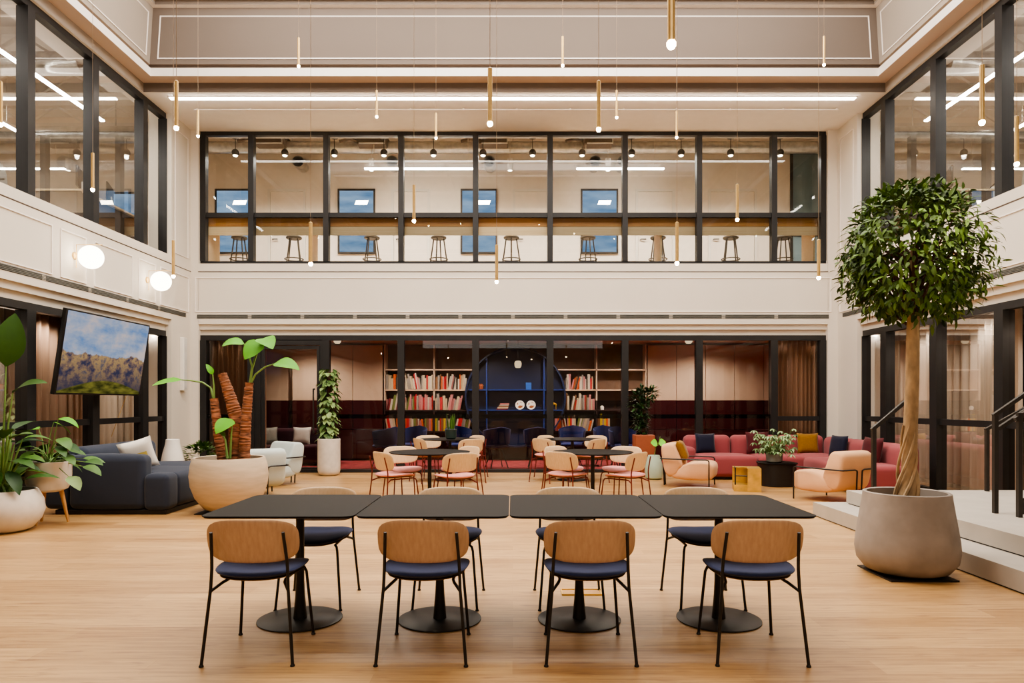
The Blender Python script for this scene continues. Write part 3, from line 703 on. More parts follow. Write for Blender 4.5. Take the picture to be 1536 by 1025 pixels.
# ---------------------------------------------------------------- television
t = thing('television', 'large wall television tilted down, showing a mountain landscape', 'television', (-6.02, 10.30, 2.06)); t.rotation_euler = (math.radians(8.6), 0, PI/2)
MB().rbox((0, .035, 0), (2.12, .06, 1.17), .012).build('casing', 'screenback', t)
MB().quad((-1.03, .003, -.56), (1.03, .003, -.56), (1.03, .003, .56), (-1.03, .003, .56)).build('screen', 'tv', t, smooth=False)
MB().box((-.2, .065, -.2), (.2, .19, .2)).build('wall_bracket', 'black', t, smooth=False)
MB().tube([(.95, .3, -1.3), (.95, .12, -.4)], .006, 6).build('cable', 'brass', t)

# ---------------------------------------------------------------- steps and handrails
S(MB().box((3.656, YF, 0.012), (6.44, 8.44, .165)), 'floor', 'step')
S(MB().box((4.0, YF, .177), (6.44, 8.31, .325)), 'floor', 'step')
S(MB().box((3.67, YF, 0), (6.44, 8.42, .012)).box((4.015, YF, .165), (6.44, 8.29, .177)), 'trim_6', 'black')
def rail(label, parts, group=None):
    a = Vector(parts[0][1][0]); t = thing('handrail', label, 'handrail', a, 0, group)
    for nm, pts in parts:
        MB().tube([Vector(p)-a for p in pts], .027 if nm == 'post' else .024, 4).build(nm, 'charcoal', t, smooth=False)
rail('black steel handrail rising behind the tree trunk, between pot and peach armchair', [('post', [(3.76, 7.22, .165), (3.76, 7.22, 1.10)]), ('post', [(4.10, 7.22, .325), (4.10, 7.22, 1.38)]), ('top_rail', [(3.74, 7.22, 1.09), (4.13, 7.22, 1.42)])])
rail('black steel handrail with two posts and double rail at the right edge', [('post', [(4.58, 6.58, .325), (4.58, 6.58, 1.25)]), ('post', [(4.64, 6.35, .325), (4.64, 6.35, 1.28)]), ('post', [(5.05, 6.5, .325), (5.05, 6.5, 1.55)]),
     ('top_rail', [(4.56, 6.58, 1.25), (5.1, 6.58, 1.62)]), ('top_rail', [(4.6, 6.35, 1.22), (5.1, 6.35, 1.55)]), ('side_plate', [(4.70, 6.35, .35), (4.70, 6.35, .50)]), ('top_rail', [(4.6, 6.58, 1.12), (5.1, 6.58, 1.46)])])
rail('slim black handrail post before the right hand curtains, farther from the camera', [('post', [(5.61, 8.2, .325), (5.61, 8.2, 1.06)]), ('post', [(6.1, 8.2, .325), (6.1, 8.2, 1.30)]), ('top_rail', [(5.59, 8.2, 1.05), (6.15, 8.2, 1.36)])])

# ================================================================= PLANTS
def plate(label, x, y, w):
    ob = MB().box((-w, -w, 0), (w, w, .012)).build('floor_plate', 'black', smooth=False); tag(ob, label, 'floor plate'); ob.location = (x, y, 0)
def rnd_dir(z0=-1, z1=1):
    z = R.uniform(z0, z1); a = R.uniform(0, 2*PI); s = math.sqrt(max(0, 1-z*z)); return Vector((s*math.cos(a), s*math.sin(a), z))
# ficus tree
plate('flat black square plate under the big grey tree planter', 3.16, 5.57, .262)
t = thing('ficus_tree', 'tall ficus tree with round leafy crown in a big grey concrete planter', 'tree', (3.18, 5.60, .012))
MB().lathe([(0, 0), (.24, 0), (.31, .03), (.365, .10), (.38, .19), (.372, .28), (.345, .45), (.322, .60), (.317, .642), (.305, .648), (.288, .642), (.285, .58), (0, .56)], 56).build('planter', 'concrete', t)
MB().lathe([(0, .59), (.28, .58)], 32).build('soil', 'soil', t)
tx = lambda px, py: (px-1360)*5.6/FP
tr = [(tx(1360, 0), 0, .57), (tx(1364, 0), 0, .80), (tx(1367, 0), .01, 1.15), (tx(1369, 0), 0, 1.55), (tx(1370, 0), 0, 1.95), (tx(1371, 0), 0, 2.3), (tx(1370, 0), 0, 2.6)]
MB().tube(tr, [.075, .058, .053, .05, .048, .04, .02], 14).build('trunk', 'bark', t)
mb = MB()
for s0 in range(5):
    a0 = s0*1.26; pts = []
    for i in range(12):
        q = i/11; a = a0+q*3.0; rr = .088-.044*q; pts.append((tx(1360+4*q, 0)+rr*math.cos(a), rr*math.sin(a), .56+q*.62))
    mb.tube(pts, [.017*(1-.6*i/11) for i in range(12)], 6)
mb.build('aerial_root', 'bark', t)
mb = MB(); tips = []
CC = Vector((.065, 0, 2.50))
def crown_r(d):
    q = (abs(d.x)**2.7+abs(d.y)**2.7+abs(d.z)**2.7)**(-1/2.7); z = d.z*q
    k = 1-.12*max(0, z)-.10*max(0, -z)
    return Vector((d.x*q*.55*k, d.y*q*.55*k, z*(.63 if z > 0 else .52)))
for i in range(46):
    d = rnd_dir(-.75, 1); s0 = Vector((.05, 0, R.uniform(1.95, 2.55))); e = CC+crown_r(d)*R.uniform(.7, .95); m = (s0+e)/2+Vector((0, 0, .08))
    mb.tube([s0, m, e], [.014, .009, .003], 5, caps=False)
mb.build('branches', 'bark_dark', t)
mb = MB()
lumps = [(rnd_dir(-.9, 1), R.uniform(.84, 1.02)) for _ in range(110)]
for i in range(5600):
    ld, lr = R.choice(lumps); d = (ld+rnd_dir()*.38).normalized()
    if d.z < 0 and R.random() < .25: continue
    if d.z < -.5 and R.random() < .4: continue
    p = CC+crown_r(d)*lr*(R.uniform(.55, 1.0)**.5); p.z = max(p.z, 1.83+R.random()*.12)
    o_ = Vector((d.x, d.y, d.z*.4)).normalized(); dr = o_*R.uniform(.4, 1)+rnd_dir()*.8+Vector((0, 0, -.6 if d.z < .55 else .25))
    mb.leaf(p, dr, R.uniform(.06, .10), R.uniform(.024, .036), up=(d+Vector((0, 0, 1.2))+rnd_dir()*.5), droop=R.uniform(.2, .8), n=3, fold=.22)
mb.raw('foliage', 'ficus', t)

# elephant ear in the sand planter
plate('flat black square plate under the sand planter', -3.60, 8.78, .30)
PX, PY = -3.576, 8.75
t = thing('elephant_ear_plant', 'elephant ear plant with three shaggy brown stems in a round sand planter', 'potted plant', (PX, PY, .012))
MB().lathe([(0, 0), (.22, 0), (.30, .04), (.40, .17), (.455, .32), (.47, .45), (.455, .58), (.43, .665), (.425, .675), (.40, .67), (.40, .62), (0, .6)], 56).build('planter', 'sandpot', t)
MB().lathe([(0, .625), (.40, .62)], 32).build('soil', 'soil', t)
def Q(px, py, dy=0): p = P(px, py, PY+dy); return p-Vector((PX, PY, .012))
def shag(pts, r0, r1):
    pts = [Vector(p) for p in pts]; out = []; rs = []
    N = 64
    for i in range(N+1):
        q = i/N*(len(pts)-1); k = min(int(q), len(pts)-2); f = q-k; p = pts[k].lerp(pts[k+1], f)
        out.append(p); rs.append((r0+(r1-r0)*i/N)*(1+.055*math.sin(i*1.7+2.2*math.sin(i*.45)))+R.uniform(-.003, .003))
    return MB().tube(out, rs, 12)
shag([Q(335, 690), Q(328, 655), Q(321, 598)], .072, .05).build('trunk', 'fibre', t)
shag([Q(355, 690, .05), Q(354, 625, .05), Q(345, 595, .05), Q(333.5, 561, .05)], .105, .055).build('trunk', 'fibre', t)
shag([Q(366, 690, -.02), Q(369, 630, -.02), Q(374, 574, -.02)], .075, .05).build('trunk', 'fibre', t)
def big_leaf(stem, L, W, ang, up=(0, -.6, 1), droop=.6, m='lime', sr=.011, fold=.15):
    st = MB().tube(stem, [sr*1.5]+[sr]*(len(stem)-2)+[sr*.6], 8).build('stem', 'stem', t)
    MB().leaf(stem[-1], ang, L, W, up=up, droop=droop, n=8, fold=fold, peak=.32, wave=.012).raw('leaf', m, st)
big_leaf([Q(375, 576), Q(378, 555), Q(384, 535), Q(393, 508)], .34, .24, (.35, -.5, .0), droop=.9)
big_leaf([Q(375, 576), Q(378, 550), Q(372, 530), Q(366, 516)], .28, .22, (-.7, -.5, .4), droop=1.2)
big_leaf([Q(375, 576), Q(379, 550), Q(386, 528), Q(392, 512)], .32, .26, (-.45, -.6, -.55), up=(0, -1, .6), droop=.5)
big_leaf([Q(375, 578), Q(383, 562), Q(397, 551), Q(411, 546)], .36, .25, (.9, -.4, .25), droop=1.0)
big_leaf([Q(321, 600), Q(316, 582), Q(304, 574), Q(286, 571), Q(272, 570)], .34, .20, (-1, -.5, -.08), up=(0, -.4, 1), droop=.3)
big_leaf([Q(321, 600), Q(321, 580), Q(319, 562)], .16, .08, (-.4, -.2, 1), droop=.5)
big_leaf([Q(345, 688, -.12), Q(347, 650, -.12), Q(349, 630, -.12)], .28, .26, (-.35, -.6, -.2), up=(0, -.7, 1), droop=.7)
big_leaf([Q(341, 688, -.15), Q(338, 660, -.15), Q(328, 640, -.15)], .18, .09, (.5, -.5, -.6), up=(-1, -.5, .6), droop=.4, m='midleaf')

# strelitzia in round white pot at left edge
SX, SY = -5.45, 7.42
t = thing('strelitzia', 'broad leaved strelitzia in a round stone pot at the left edge', 'potted plant', (SX, SY, 0))
MB().lathe([(0, 0), (.20, 0), (.27, .03), (.345, .12), (.378, .22), (.365, .33), (.315, .43), (.30, .445), (.285, .44), (.30, .40), (0, .39)], 48).build('pot', 'whitepot', t)
MB().lathe([(0, .41), (.295, .405)], 24).build('soil', 'soil', t)
def Q2(px, py, dy=0): return P(px, py, SY+dy)-Vector((SX, SY, 0))
def big_leaf2(stem, L, W, ang, up, droop=.4, m='bigleaf', n=10):
    st = MB().tube(stem, [.015]+[.011]*(len(stem)-2)+[.006], 8).build('stem', 'stem', t)
    MB().leaf(stem[-1], ang, L, W, up=up, droop=droop, n=n, fold=.22, peak=.4, wave=.01).raw('leaf', m, st)
big_leaf2([Q2(2, 725), Q2(6, 640), Q2(9, 550)], .58, .30, (.25, -.15, 1), (.55, -1, .1), .35)
big_leaf2([Q2(6, 725), Q2(12, 640), Q2(19, 590)], .42, .20, (.75, -.25, .6), (-.5, -.5, 1), .8)
big_leaf2([Q2(0, 725), Q2(-8, 640), Q2(-14, 600)], .5, .26, (-.4, -.3, .8), (0, -1, .5), .5)
for i in range(44):
    a = R.uniform(0, 2*PI); h = R.uniform(.10, .66); e = Vector((.22*math.cos(a)*R.uniform(.3, 1), .22*math.sin(a)*R.uniform(.3, 1), .42+h))
    big_leaf2([(R.uniform(-.08, .08), R.uniform(-.08, .08), .41), e*.6+Vector((0, 0, .18)), e], R.uniform(.24, .40), R.uniform(.11, .19), (math.cos(a), math.sin(a), R.uniform(-.3, .7)), (0, -.2, 1), R.uniform(.5, 1.2), R.choice(['bigleaf', 'midleaf', 'darkleaf']), 5)
# bowl planter on legs
BX, BYY = -5.30, 7.92
t = thing('bowl_planter', 'leafy plant in a white bowl planter on three wooden legs', 'potted plant', (BX, BYY, 0))
MB().lathe([(0, .36), (.12, .36), (.19, .39), (.222, .46), (.23, .56), (.23, .70), (.222, .705), (.212, .70), (.212, .66), (0, .65)], 40).build('bowl', 'whitepot', t)
MB().lathe([(0, .672), (.21, .668)], 24).build('soil', 'soil', t)
for a in (-95, 25, 145):
    a = math.radians(a); MB().tube([(.19*math.cos(a), .19*math.sin(a), 0), (.12*math.cos(a), .12*math.sin(a), .375)], [.014, .026], 12).build('leg', 'legwood', t)
def frond(root, h, reach, a, L, W, m, top):
    e = Vector((reach*math.cos(a), reach*math.sin(a), top+h)); b = Vector((R.uniform(-.05, .05), R.uniform(-.05, .05), top))
    st = MB().tube([b, b.lerp(e, .5)+Vector((0, 0, .1*max(0, h)+.03)), e], [.007, .006, .003], 6).build('stem', 'stem', root)
    MB().leaf(e, (math.cos(a), math.sin(a), R.uniform(-.35, .25)), L, W, up=(0, -.25, 1), droop=R.uniform(.4, 1.1), n=6, fold=.15, peak=.35).raw('leaf', m, st)
for i in range(24): frond(t, R.uniform(.0, .24), R.uniform(.08, .30), R.uniform(0, 2*PI), R.uniform(.17, .27), R.uniform(.10, .15), R.choice(['midleaf', 'bigleaf', 'darkleaf']), .67)
for (h, re, a, m) in ((.52, .1, .2, 'lime'), (.48, .05, .9, 'lime'), (.40, .14, 2.9, 'lime'), (.30, .20, -.5, 'midleaf'), (-.02, .42, -.1, 'midleaf'), (.04, .5, -.25, 'bigleaf'), (-.12, .40, -.5, 'pothos'), (.06, .34, .3, 'midleaf'), (-.05, .34, -2.2, 'midleaf')):
    frond(t, h, re, a, .24, .15, m, .67)
# climbing pothos
t = thing('climbing_plant', 'climbing variegated plant on a pole in a tall white cylinder pot', 'potted plant', (-3.47, 13.10, 0))
MB().lathe([(0, 0), (.15, 0), (.19, .03), (.207, .09), (.21, .2), (.21, .685), (.203, .692), (.19, .685), (.19, .62), (0, .61)], 40).build('pot', 'whitepot', t)
MB().lathe([(0, .64), (.19, .636)], 24).build('soil', 'soil', t)
MB().tube([(0, 0, .62), (0, 0, 1.95)], .035, 10).build('pole', 'bark_dark', t)
mb = MB()
for i in range(330):
    a = R.uniform(0, 2*PI); z = R.uniform(.68, 2.02); rr = R.uniform(.05, .14); d = Vector((math.cos(a), math.sin(a), R.uniform(-.9, .15)))
    mb.leaf((rr*math.cos(a), rr*math.sin(a), z), d, R.uniform(.10, .17), R.uniform(.07, .11), up=Vector((math.cos(a), math.sin(a), 1.0)), droop=.7, n=4, peak=.33)
mb.raw('foliage', 'pothos', t)
# dark dense plant in terracotta square planter
t = thing('bushy_plant', 'dense dark green plant in a tall square terracotta planter before the window', 'potted plant', (2.45, 12.98, 0))
MB().rbox((0, 0, .385), (.36, .36, .77), .012).build('planter', 'terracotta', t)
MB().tube([(0, 0, .76), (.0, 0, 1.3), (.03, 0, 1.6)], [.03, .02, .01], 8).tube([(0, 0, 1.1), (-.1, 0, 1.5)], [.02, .01], 6).build('trunk', 'bark_dark', t)
mb = MB()
for (cx_, cz_, r_, n_) in ((-.03, .86, .12, 90), (-.06, 1.02, .17, 150), (-.04, 1.2, .18, 150), (-.1, 1.4, .19, 170), (.10, 1.5, .15, 140), (.17, 1.56, .1, 80), (-.05, 1.53, .13, 80)):
    for i in range(n_):
        d = rnd_dir(); p = Vector((cx_, 0, cz_))+d*r_*R.uniform(.4, 1); mb.leaf(p, d+Vector((0, 0, .4)), R.uniform(.06, .1), R.uniform(.03, .05), droop=.5, n=3)
mb.raw('foliage', 'darkleaf', t)
# pale green vase with a leaf
t = thing('vase_plant', 'pale green vase holding one bright heart leaf, behind the pink chairs', 'potted plant', (2.53, 12.42, 0))
MB().lathe([(0, 0), (.11, 0), (.15, .03), (.165, .12), (.155, .25), (.125, .36), (.10, .43), (.092, .432), (.088, .42), (0, .38)], 36).build('vase', 'palegreen', t)
q = P(987, 668, 12.42)-Vector((2.53, 12.42, 0))
for dx in (-1, 1):
    st = MB().tube([(0, 0, .38), (.04, 0, .6), q+Vector((dx*.01, 0, 0))], [.007, .006, .004], 6).build('stem', 'stem', t)
    MB().leaf(q+Vector((dx*.01, 0, .03)), (dx*.8, -.3, .25 if dx > 0 else .15), .13, .15, up=(0, -1, .5), droop=.3, n=6, peak=.4).raw('leaf', 'brightleaf', st)
MB().tube([q, q+Vector((.04, 0, .16))], .004, 6).build('shoot', 'stem', t)
# leafy plant on the coffee table
t = thing('table_plant', 'loose grey green leafy plant in a grey pot on the black coffee table', 'potted plant', (4.32, 11.45, .385))
MB().lathe([(0, 0), (.10, 0), (.125, .02), (.135, .14), (.128, .145), (.12, .14), (.12, .12), (0, .115)], 32).build('pot', 'greypot', t)
MB().lathe([(0, .125), (.12, .122)], 20).build('soil', 'soil', t)
mb = MB(); st = MB()
for i in range(95):
    a = R.uniform(0, 2*PI); e = Vector((math.cos(a)*R.uniform(.05, .36), math.sin(a)*R.uniform(.05, .3), .12+R.uniform(.02, .36)*(1 if R.random() < .85 else 1.25))); st.tube([(0, 0, .12), e*.55+Vector((0, 0, .08)), e], .003, 4, caps=False)
    for k in range(6):
        b = 2*PI*k/6+a; mb.leaf(e, (math.cos(b), math.sin(b), -.15), R.uniform(.06, .1), R.uniform(.028, .042), droop=.8, n=3)
st.build('stems', 'stem', t); mb.raw('foliage', 'greyleaf', t)
# low bush at the back left
t = thing('low_plant', 'low bushy green plant in a dark box between floor vase and sand planter', 'potted plant', (-5.42, 12.1, 0))
MB().rbox((0, 0, .18), (.5, .34, .36), .015).build('box', 'black', t)
mb = MB()
for i in range(260):
    d = rnd_dir(-.1, 1); p = Vector((d.x*.33, d.y*.22, .36+d.z*.26)); mb.leaf(p, d+Vector((0, 0, .1)), R.uniform(.08, .13), R.uniform(.05, .075), droop=.7, n=3)
mb.raw('foliage', 'midleaf', t)
# snake plant on the far table
t = thing('snake_plant', 'small upright snake plant in a dark green pot on the far left table', 'potted plant', (-1.09, 12.25, .73))
MB().lathe([(0, 0), (.075, 0), (.095, .02), (.10, .17), (.095, .175), (.085, .17), (.085, .15), (0, .145)], 28).build('pot', 'darkgreenpot', t)
mb = MB()
for i in range(11):
    a = R.uniform(0, 2*PI); mb.leaf((.05*math.cos(a), .05*math.sin(a), .14), (.18*math.cos(a), .18*math.sin(a), 1), R.uniform(.2, .38), .05, up=(math.cos(a), math.sin(a), 0), droop=.15, n=4)
mb.raw('foliage', 'midleaf', t)

# ================================================================= CURTAINS
def spot(loc, e, color=(1, .82, .6), size=2.4, soft=.05, nm='downlight'):
    l = bpy.data.lights.new(nm, 'SPOT'); l.energy = e; l.color = color; l.spot_size = size; l.spot_blend = .8; l.shadow_soft_size = soft
    q = bpy.data.objects.new(nm, l); COL.objects.link(q); q.location = loc; return q
def curtain(label, a, b, z0, z1, m, waves, amp=.06, group='linen curtains behind the glass'):
    a, b = Vector((*a, 0)), Vector((*b, 0)); n = waves*8; mb = MB(); dv = (b-a).normalized(); nr = Vector((-dv.y, dv.x, 0)); vs = []; fs = []
    for i in range(n+1):
        q = i/n; p = a.lerp(b, q)
        for k, z in enumerate((z0, (z0+z1)/2, z1)):
            o_ = amp*math.sin(2*PI*waves*q+.6*math.sin(q*17+k*.4))*(1, .85, .7)[k]+.02*math.sin(q*9); w = p+nr*o_; vs.append((w.x, w.y, z))
    for i in range(n):
        for k in range(2): fs.append((i*3+k, i*3+3+k, i*3+4+k, i*3+1+k))
    ob = mb.add(vs, fs).build('curtain', m, ang=80); tag(ob, label, 'curtain', group); return ob
curtain('brown linen curtain in the left bay of the back window', (-6.1, 13.95), (-4.95, 13.95), .0, 2.74, 'curtain_b', 11)
curtain('brown linen curtain in the right bay of the back window', (5.15, 13.95), (6.2, 13.95), .0, 2.74, 'curtain_b', 11)
for sg, w in ((-1, 'left'), (1, 'right')):
    X = CXR+sg*6.86; prev = 'nearest the camera'
    for k, (ya, yb, ph) in enumerate(((2.2, 6.2, 'outermost length, nearest the camera'), (6.25, 9.3, 'second length'), (9.35, 11.4, 'third length'), (11.45, 12.95, 'length beside the corner pier'))):
        curtain('taupe linen curtain behind the %s wall glass, %s' % (w, ph), (X, ya), (X, yb), 0, 2.74, 'curtain' if not (k == 2 and sg < 0) else 'curtain_b', int((yb-ya)/.16), .05)
for sg in (-1, 1):
    for k in range(8): spot((CXR+sg*6.62, 3.2+1.36*k, 2.66), 46, (1, .94, .86), 2.2, .04, 'curtain_fill')  # added spots without fittings, brightening the side curtains
for x in (-5.8, -5.3, 5.4, 5.95): spot((x, 13.80, 2.70), 16, (1, .86, .72), 2.0, .03, 'curtain_fill')  # the same added fill for the back bay curtains
# shells of the ground floor side rooms
for sg, nm in ((-1, 'wall_left'), (1, 'wall_right')):
    a, b = sorted((CXR+sg*7.15, CXR+sg*7.25)); S(MB().box((a, 0, 0), (b, 13.4, 3)), nm, 'shelfback')
    a, b = sorted((CXR+sg*6.5, CXR+sg*7.2)); S(MB().box((a, 0, -.1), (b, 13.4, 0)), 'floor', 'floor')

# ================================================================= LIBRARY BEHIND THE BACK GLASS
LY = 16.65; FY = 16.3; K = FP/FY
S(MB().box((-7.2, GY+.36, 2.78), (7.2, 16.9, 2.9)), 'ceiling', 'beige')
S(MB().box((-7.2, LY+.05, 1.42), (7.2, LY+.15, 2.8)), 'wall_back', 'beige'); S(MB().box((-7.2, LY+.05, 0), (7.2, LY+.15, 1.42)), 'wall_back', 'wains')
S(MB().box((-7.3, 13.8, 0), (-7.2, 16.9, 2.8)), 'wall_left', 'wains'); S(MB().box((7.2, 13.8, 0), (7.3, 16.9, 2.8)), 'wall_right', 'beige')
def panels(xa, xb, n, lab):
    t = thing('wall_cabinet', lab, 'cabinet', ((xa+xb)/2, LY, 0)); w = (xb-xa)/n
    for i in range(n):
        u = xa-(xa+xb)/2+i*w
        MB().box((u+.006, -.30, 1.425), (u+w-.006, .04, 2.72)).build('door', 'beige', t, smooth=False)
        for zz in range(2): MB().box((u+.006, -.30, .05+zz*.69), (u+w-.006, .04, .73+zz*.69)).build('drawer', 'wains', t, smooth=False)
panels(-5.2, -3.06, 3, 'beige and burgundy panelled cabinets left of the bookcase')
panels(3.18, 6.6, 5, 'beige and burgundy panelled cabinets right of the bookcase')
XL, XR = XP(577, FY), XP(969, FY); NC = (XP(773, FY), ZP(596, FY)); NR = 1.15
t = thing('bookcase', 'wide two tone bookcase with a round blue niche, behind the back glass', 'bookcase', (0, LY, 0))
MB().box((XL, .0, 1.42), (XR, .04, 2.75)).build('back_panel', 'shelfback', t, smooth=False); MB().box((XL, .0, 0), (XR, .04, 1.42)).build('back_panel', 'shelfdark', t, smooth=False)
SH = [2.155, 1.678, 1.20, .70]
def chord(z):
    dz = z-NC[1]; return math.sqrt(max(0, NR**2-dz**2))
for z in SH:
    c = chord(z); m = 'beige' if z > 1.4 else 'shelfdark'
    MB().box((XL, -.35, z-.03), (NC[0]-c, 0, z)).box((NC[0]+c, -.35, z-.03), (XR, 0, z)).build('shelf', m, t, smooth=False)
for x in (XL, XP(651, FY), XP(895, FY), XR):
    MB().box((x-.015, -.35, 1.42), (x+.015, 0, 2.75)).build('divider', 'beige', t, smooth=False); MB().box((x-.015, -.35, .1), (x+.015, 0, 1.42)).build('divider', 'shelfdark', t, smooth=False)
# round niche: ring, back, shelves
n = 64; vs = []; fs = []
for j in range(n):
    a = 2*PI*j/n
    for (r, y) in ((NR, -.42), (NR+.035, -.42), (NR+.035, -.02), (NR, -.02)): vs.append((NC[0]+r*math.cos(a), y, NC[1]+r*math.sin(a)))
for j in range(n):
    b = ((j+1) % n)*4; a = j*4
    for k in range(4): fs.append((a+k, a+(k+1) % 4, b+(k+1) % 4, b+k))
nich = MB().add(vs, fs).build('niche_ring', 'bluenav', t)
MB().add([(NC[0], -.05, NC[1])]+[(NC[0]+NR*math.cos(2*PI*j/n), -.05, NC[1]+NR*math.sin(2*PI*j/n)) for j in range(n)], [(0, 1+(j+1) % n, 1+j) for j in range(n)]).build('niche_back', 'bluenav', t)
for z in SH[1:3]: c = chord(z); MB().box((NC[0]-c, -.38, z-.022), (NC[0]+c, -.06, z)).build('niche_shelf', 'blueline', t, smooth=False)
for x in (XP(730, FY), XP(816, FY)):
    c = math.sqrt(NR**2-(x-NC[0])**2); MB().box((x-.012, -.37, NC[1]-c), (x+.012, -.06, NC[1]+c)).build('niche_divider', 'blueline', t, smooth=False)
# books
bkm = {}
for nm, hx in (('cream', '#b9a98c'), ('white', '#c2b8a8'), ('red', '#b3242c'), ('orange', '#cc5a20'), ('pink', '#b87676'), ('yellow', '#c9b02a'), ('black', '#2a2422'), ('grey', '#8f8880'), ('maroon', '#6d1e26'), ('green', '#6d7a3c'), ('blue', '#5477a8'), ('brown', '#7c5636')):
    bkm[nm] = mat('book_cloth_'+nm, hx, .6, var=.12, sc=9)
bb = MB().box((0, 0, 0), (.12, .96, 1)).box((.12, .03, .015), (.88, .97, .985)).box((.88, 0, 0), (1, .96, 1)).box((0, -.03, 0), (1, .02, 1))
b0 = bb.build('book', bkm['red'], smooth=False); used_b = [False]
PAL = {0: ['white', 'cream', 'grey', 'orange', 'red', 'white', 'brown', 'cream', 'pink', 'white', 'black'], 1: ['pink', 'cream', 'red', 'pink', 'white', 'red', 'green', 'grey', 'pink', 'maroon'], 2: ['cream', 'white', 'pink', 'red', 'cream', 'yellow', 'brown', 'white', 'grey', 'green', 'orange']}
def ordn(k): return str(k)+('th' if 10 <= k % 100 <= 20 else {1: 'st', 2: 'nd', 3: 'rd'}.get(k % 10, 'th'))
def new_book(cn, loc, dim, rot, label, group):
    o_ = b0 if not used_b[0] else b0.copy()
    if used_b[0]: COL.objects.link(o_)
    used_b[0] = True
    o_.location = loc; o_.scale = dim; o_.rotation_euler = rot
    o_.material_slots[0].link = 'OBJECT'; o_.material_slots[0].material = bkm[cn]
    tag(o_, label, 'book', group)
def row(x, xe, z, pal, where, lean0):
    k = 0; lean = lean0
    while True:
        w = R.choice([.025, .03, .035, .045, .055, .04]); h = R.uniform(.24, .37) if R.random() < .8 else R.uniform(.36, .40)
        if R.random() < .16: lean = R.choice([0, 0, 0, 10, -10, 14])
        a = math.radians(lean); adv = w/math.cos(a)
        if x+adv+h*abs(math.sin(a))*(1 if a > 0 else 0) > xe: break
        if xs_div and any(x < d+.02 and x+adv+h*max(0, math.sin(a)) > d-.02 for d in xs_div):
            x = max(d for d in xs_div if x < d+.02)+.03; lean = 0; continue
        if a < 0 and k == 0: a = 0
        k += 1; cn = R.choice(pal); dep = R.uniform(.18, .24)
        zz = z+(w*math.sin(-a) if a < 0 else 0)
        new_book(cn, (x+(0 if a >= 0 else 0), LY-.04-.02-dep-.05, zz), (w, dep, h), (0, a, 0), '%s book, %s from the left on the %s' % (cn, ordn(k), where), 'books on the '+where)
        x += adv+.002+(h*.0)
xs_div = [XP(651, FY)]
row(XL+.03, NC[0]-chord(1.9)-.05, SH[1], PAL[0], 'upper shelf left of the round niche', 0)
row(XL+.03, NC[0]-chord(1.4)-.06, SH[2], PAL[1], 'middle shelf left of the round niche', -10)
row(XL+.03, NC[0]-chord(.9)-.04, SH[3], PAL[2], 'lower shelf left of the round niche', 0)
xs_div = [XP(895, FY)]
row(NC[0]+chord(1.7)+.06, XP(895, FY)-.03, SH[1], PAL[0], 'upper shelf right of the round niche', 0)
row(NC[0]+chord(1.3)+.06, XP(895, FY)-.03, SH[2], PAL[0]+['pink'], 'middle shelf right of the round niche', 0)
row(NC[0]+chord(.75)+.06, XP(916, FY), SH[3], PAL[2], 'lower shelf right of the round niche', 0)
for k in range(5):
    cn = ['maroon', 'cream', 'brown', 'grey', 'pink'][k]
    new_book(cn, (XP(745, FY)+.02*k, LY-.34, SH[2]+.03*k+.001), (.028, .20, .26-.012*k), (0, PI/2, 0), '%s book lying flat in the round niche, %s from the bottom of its pile' % (cn, ordn(k+1)), 'books lying in the round niche')
    bpy.context.view_layer.update()
for o_ in [q for q in COL.objects if q.name.startswith('book') and 'lying' in q.get('label', '')]: o_.location.z += .028
for k, px in enumerate((780, 797)):
    ob = MB().lathe([(0, 0), (.06, .002), (.11, .014), (.105, .02), (.06, .01), (0, .008)], 32).build('decorative_plate', 'plate'); tag(ob, 'round white painted plate in the niche, %s of the two' % ('left' if k == 0 else 'right'), 'plate', 'painted plates in the round niche')
    ob.rotation_euler = (PI/2-.12, 0, 0); ob.location = (XP(px, FY-.1), LY-.20, SH[2]+.11)
def giraffe(px, z, label):
    t = thing('giraffe_figurine', label, 'figurine', (XP(px, FY), LY-.25, z)); mb = MB()
    for (x, y) in ((-.05, -.02), (-.05, .02), (.05, -.02), (.05, .02)): mb.tube([(x*1.1, y, 0), (x, y, .13)], .007, 6)
    mb.tube([(.07, 0, .12), (0, 0, .145), (-.06, 0, .16), (-.085, 0, .26), (-.09, 0, .30)], [.02, .03, .028, .014, .012], 8).tube([(-.08, 0, .31), (-.13, 0, .29)], [.018, .01], 8); mb.build('body', 'yellow', t)
giraffe(831, SH[2], 'small yellow giraffe figurine at the right side of the round niche')
ob = MB().rbox((0, 0, .08), (.13, .04, .17), .008).build('book_box', mat('bright_blue_card', '#2a62b8', .5)); tag(ob, 'bright blue boxed set standing in the round niche', 'box'); ob.location = (XP(793, FY), LY-.25, SH[1])
ob = MB().lathe([(0, 0), (.05, 0), (.065, .03), (.065, .09), (.035, .12), (.04, .14), (0, .14)], 20).build('clay_jar', 'terracotta'); tag(ob, 'small terracotta jar at the left of the round niche', 'jar'); ob.location = (XP(721, FY), LY-.25, SH[1])
ob = MB().lathe([(0, 0), (.045, 0), (.05, .06), (.03, .09), (0, .1)], 20).build('white_ornament', 'ceramic'); tag(ob, 'small white ornament on the middle shelf right of the books', 'ornament'); ob.location = (XP(900, FY)+.06, LY-.25, SH[2])
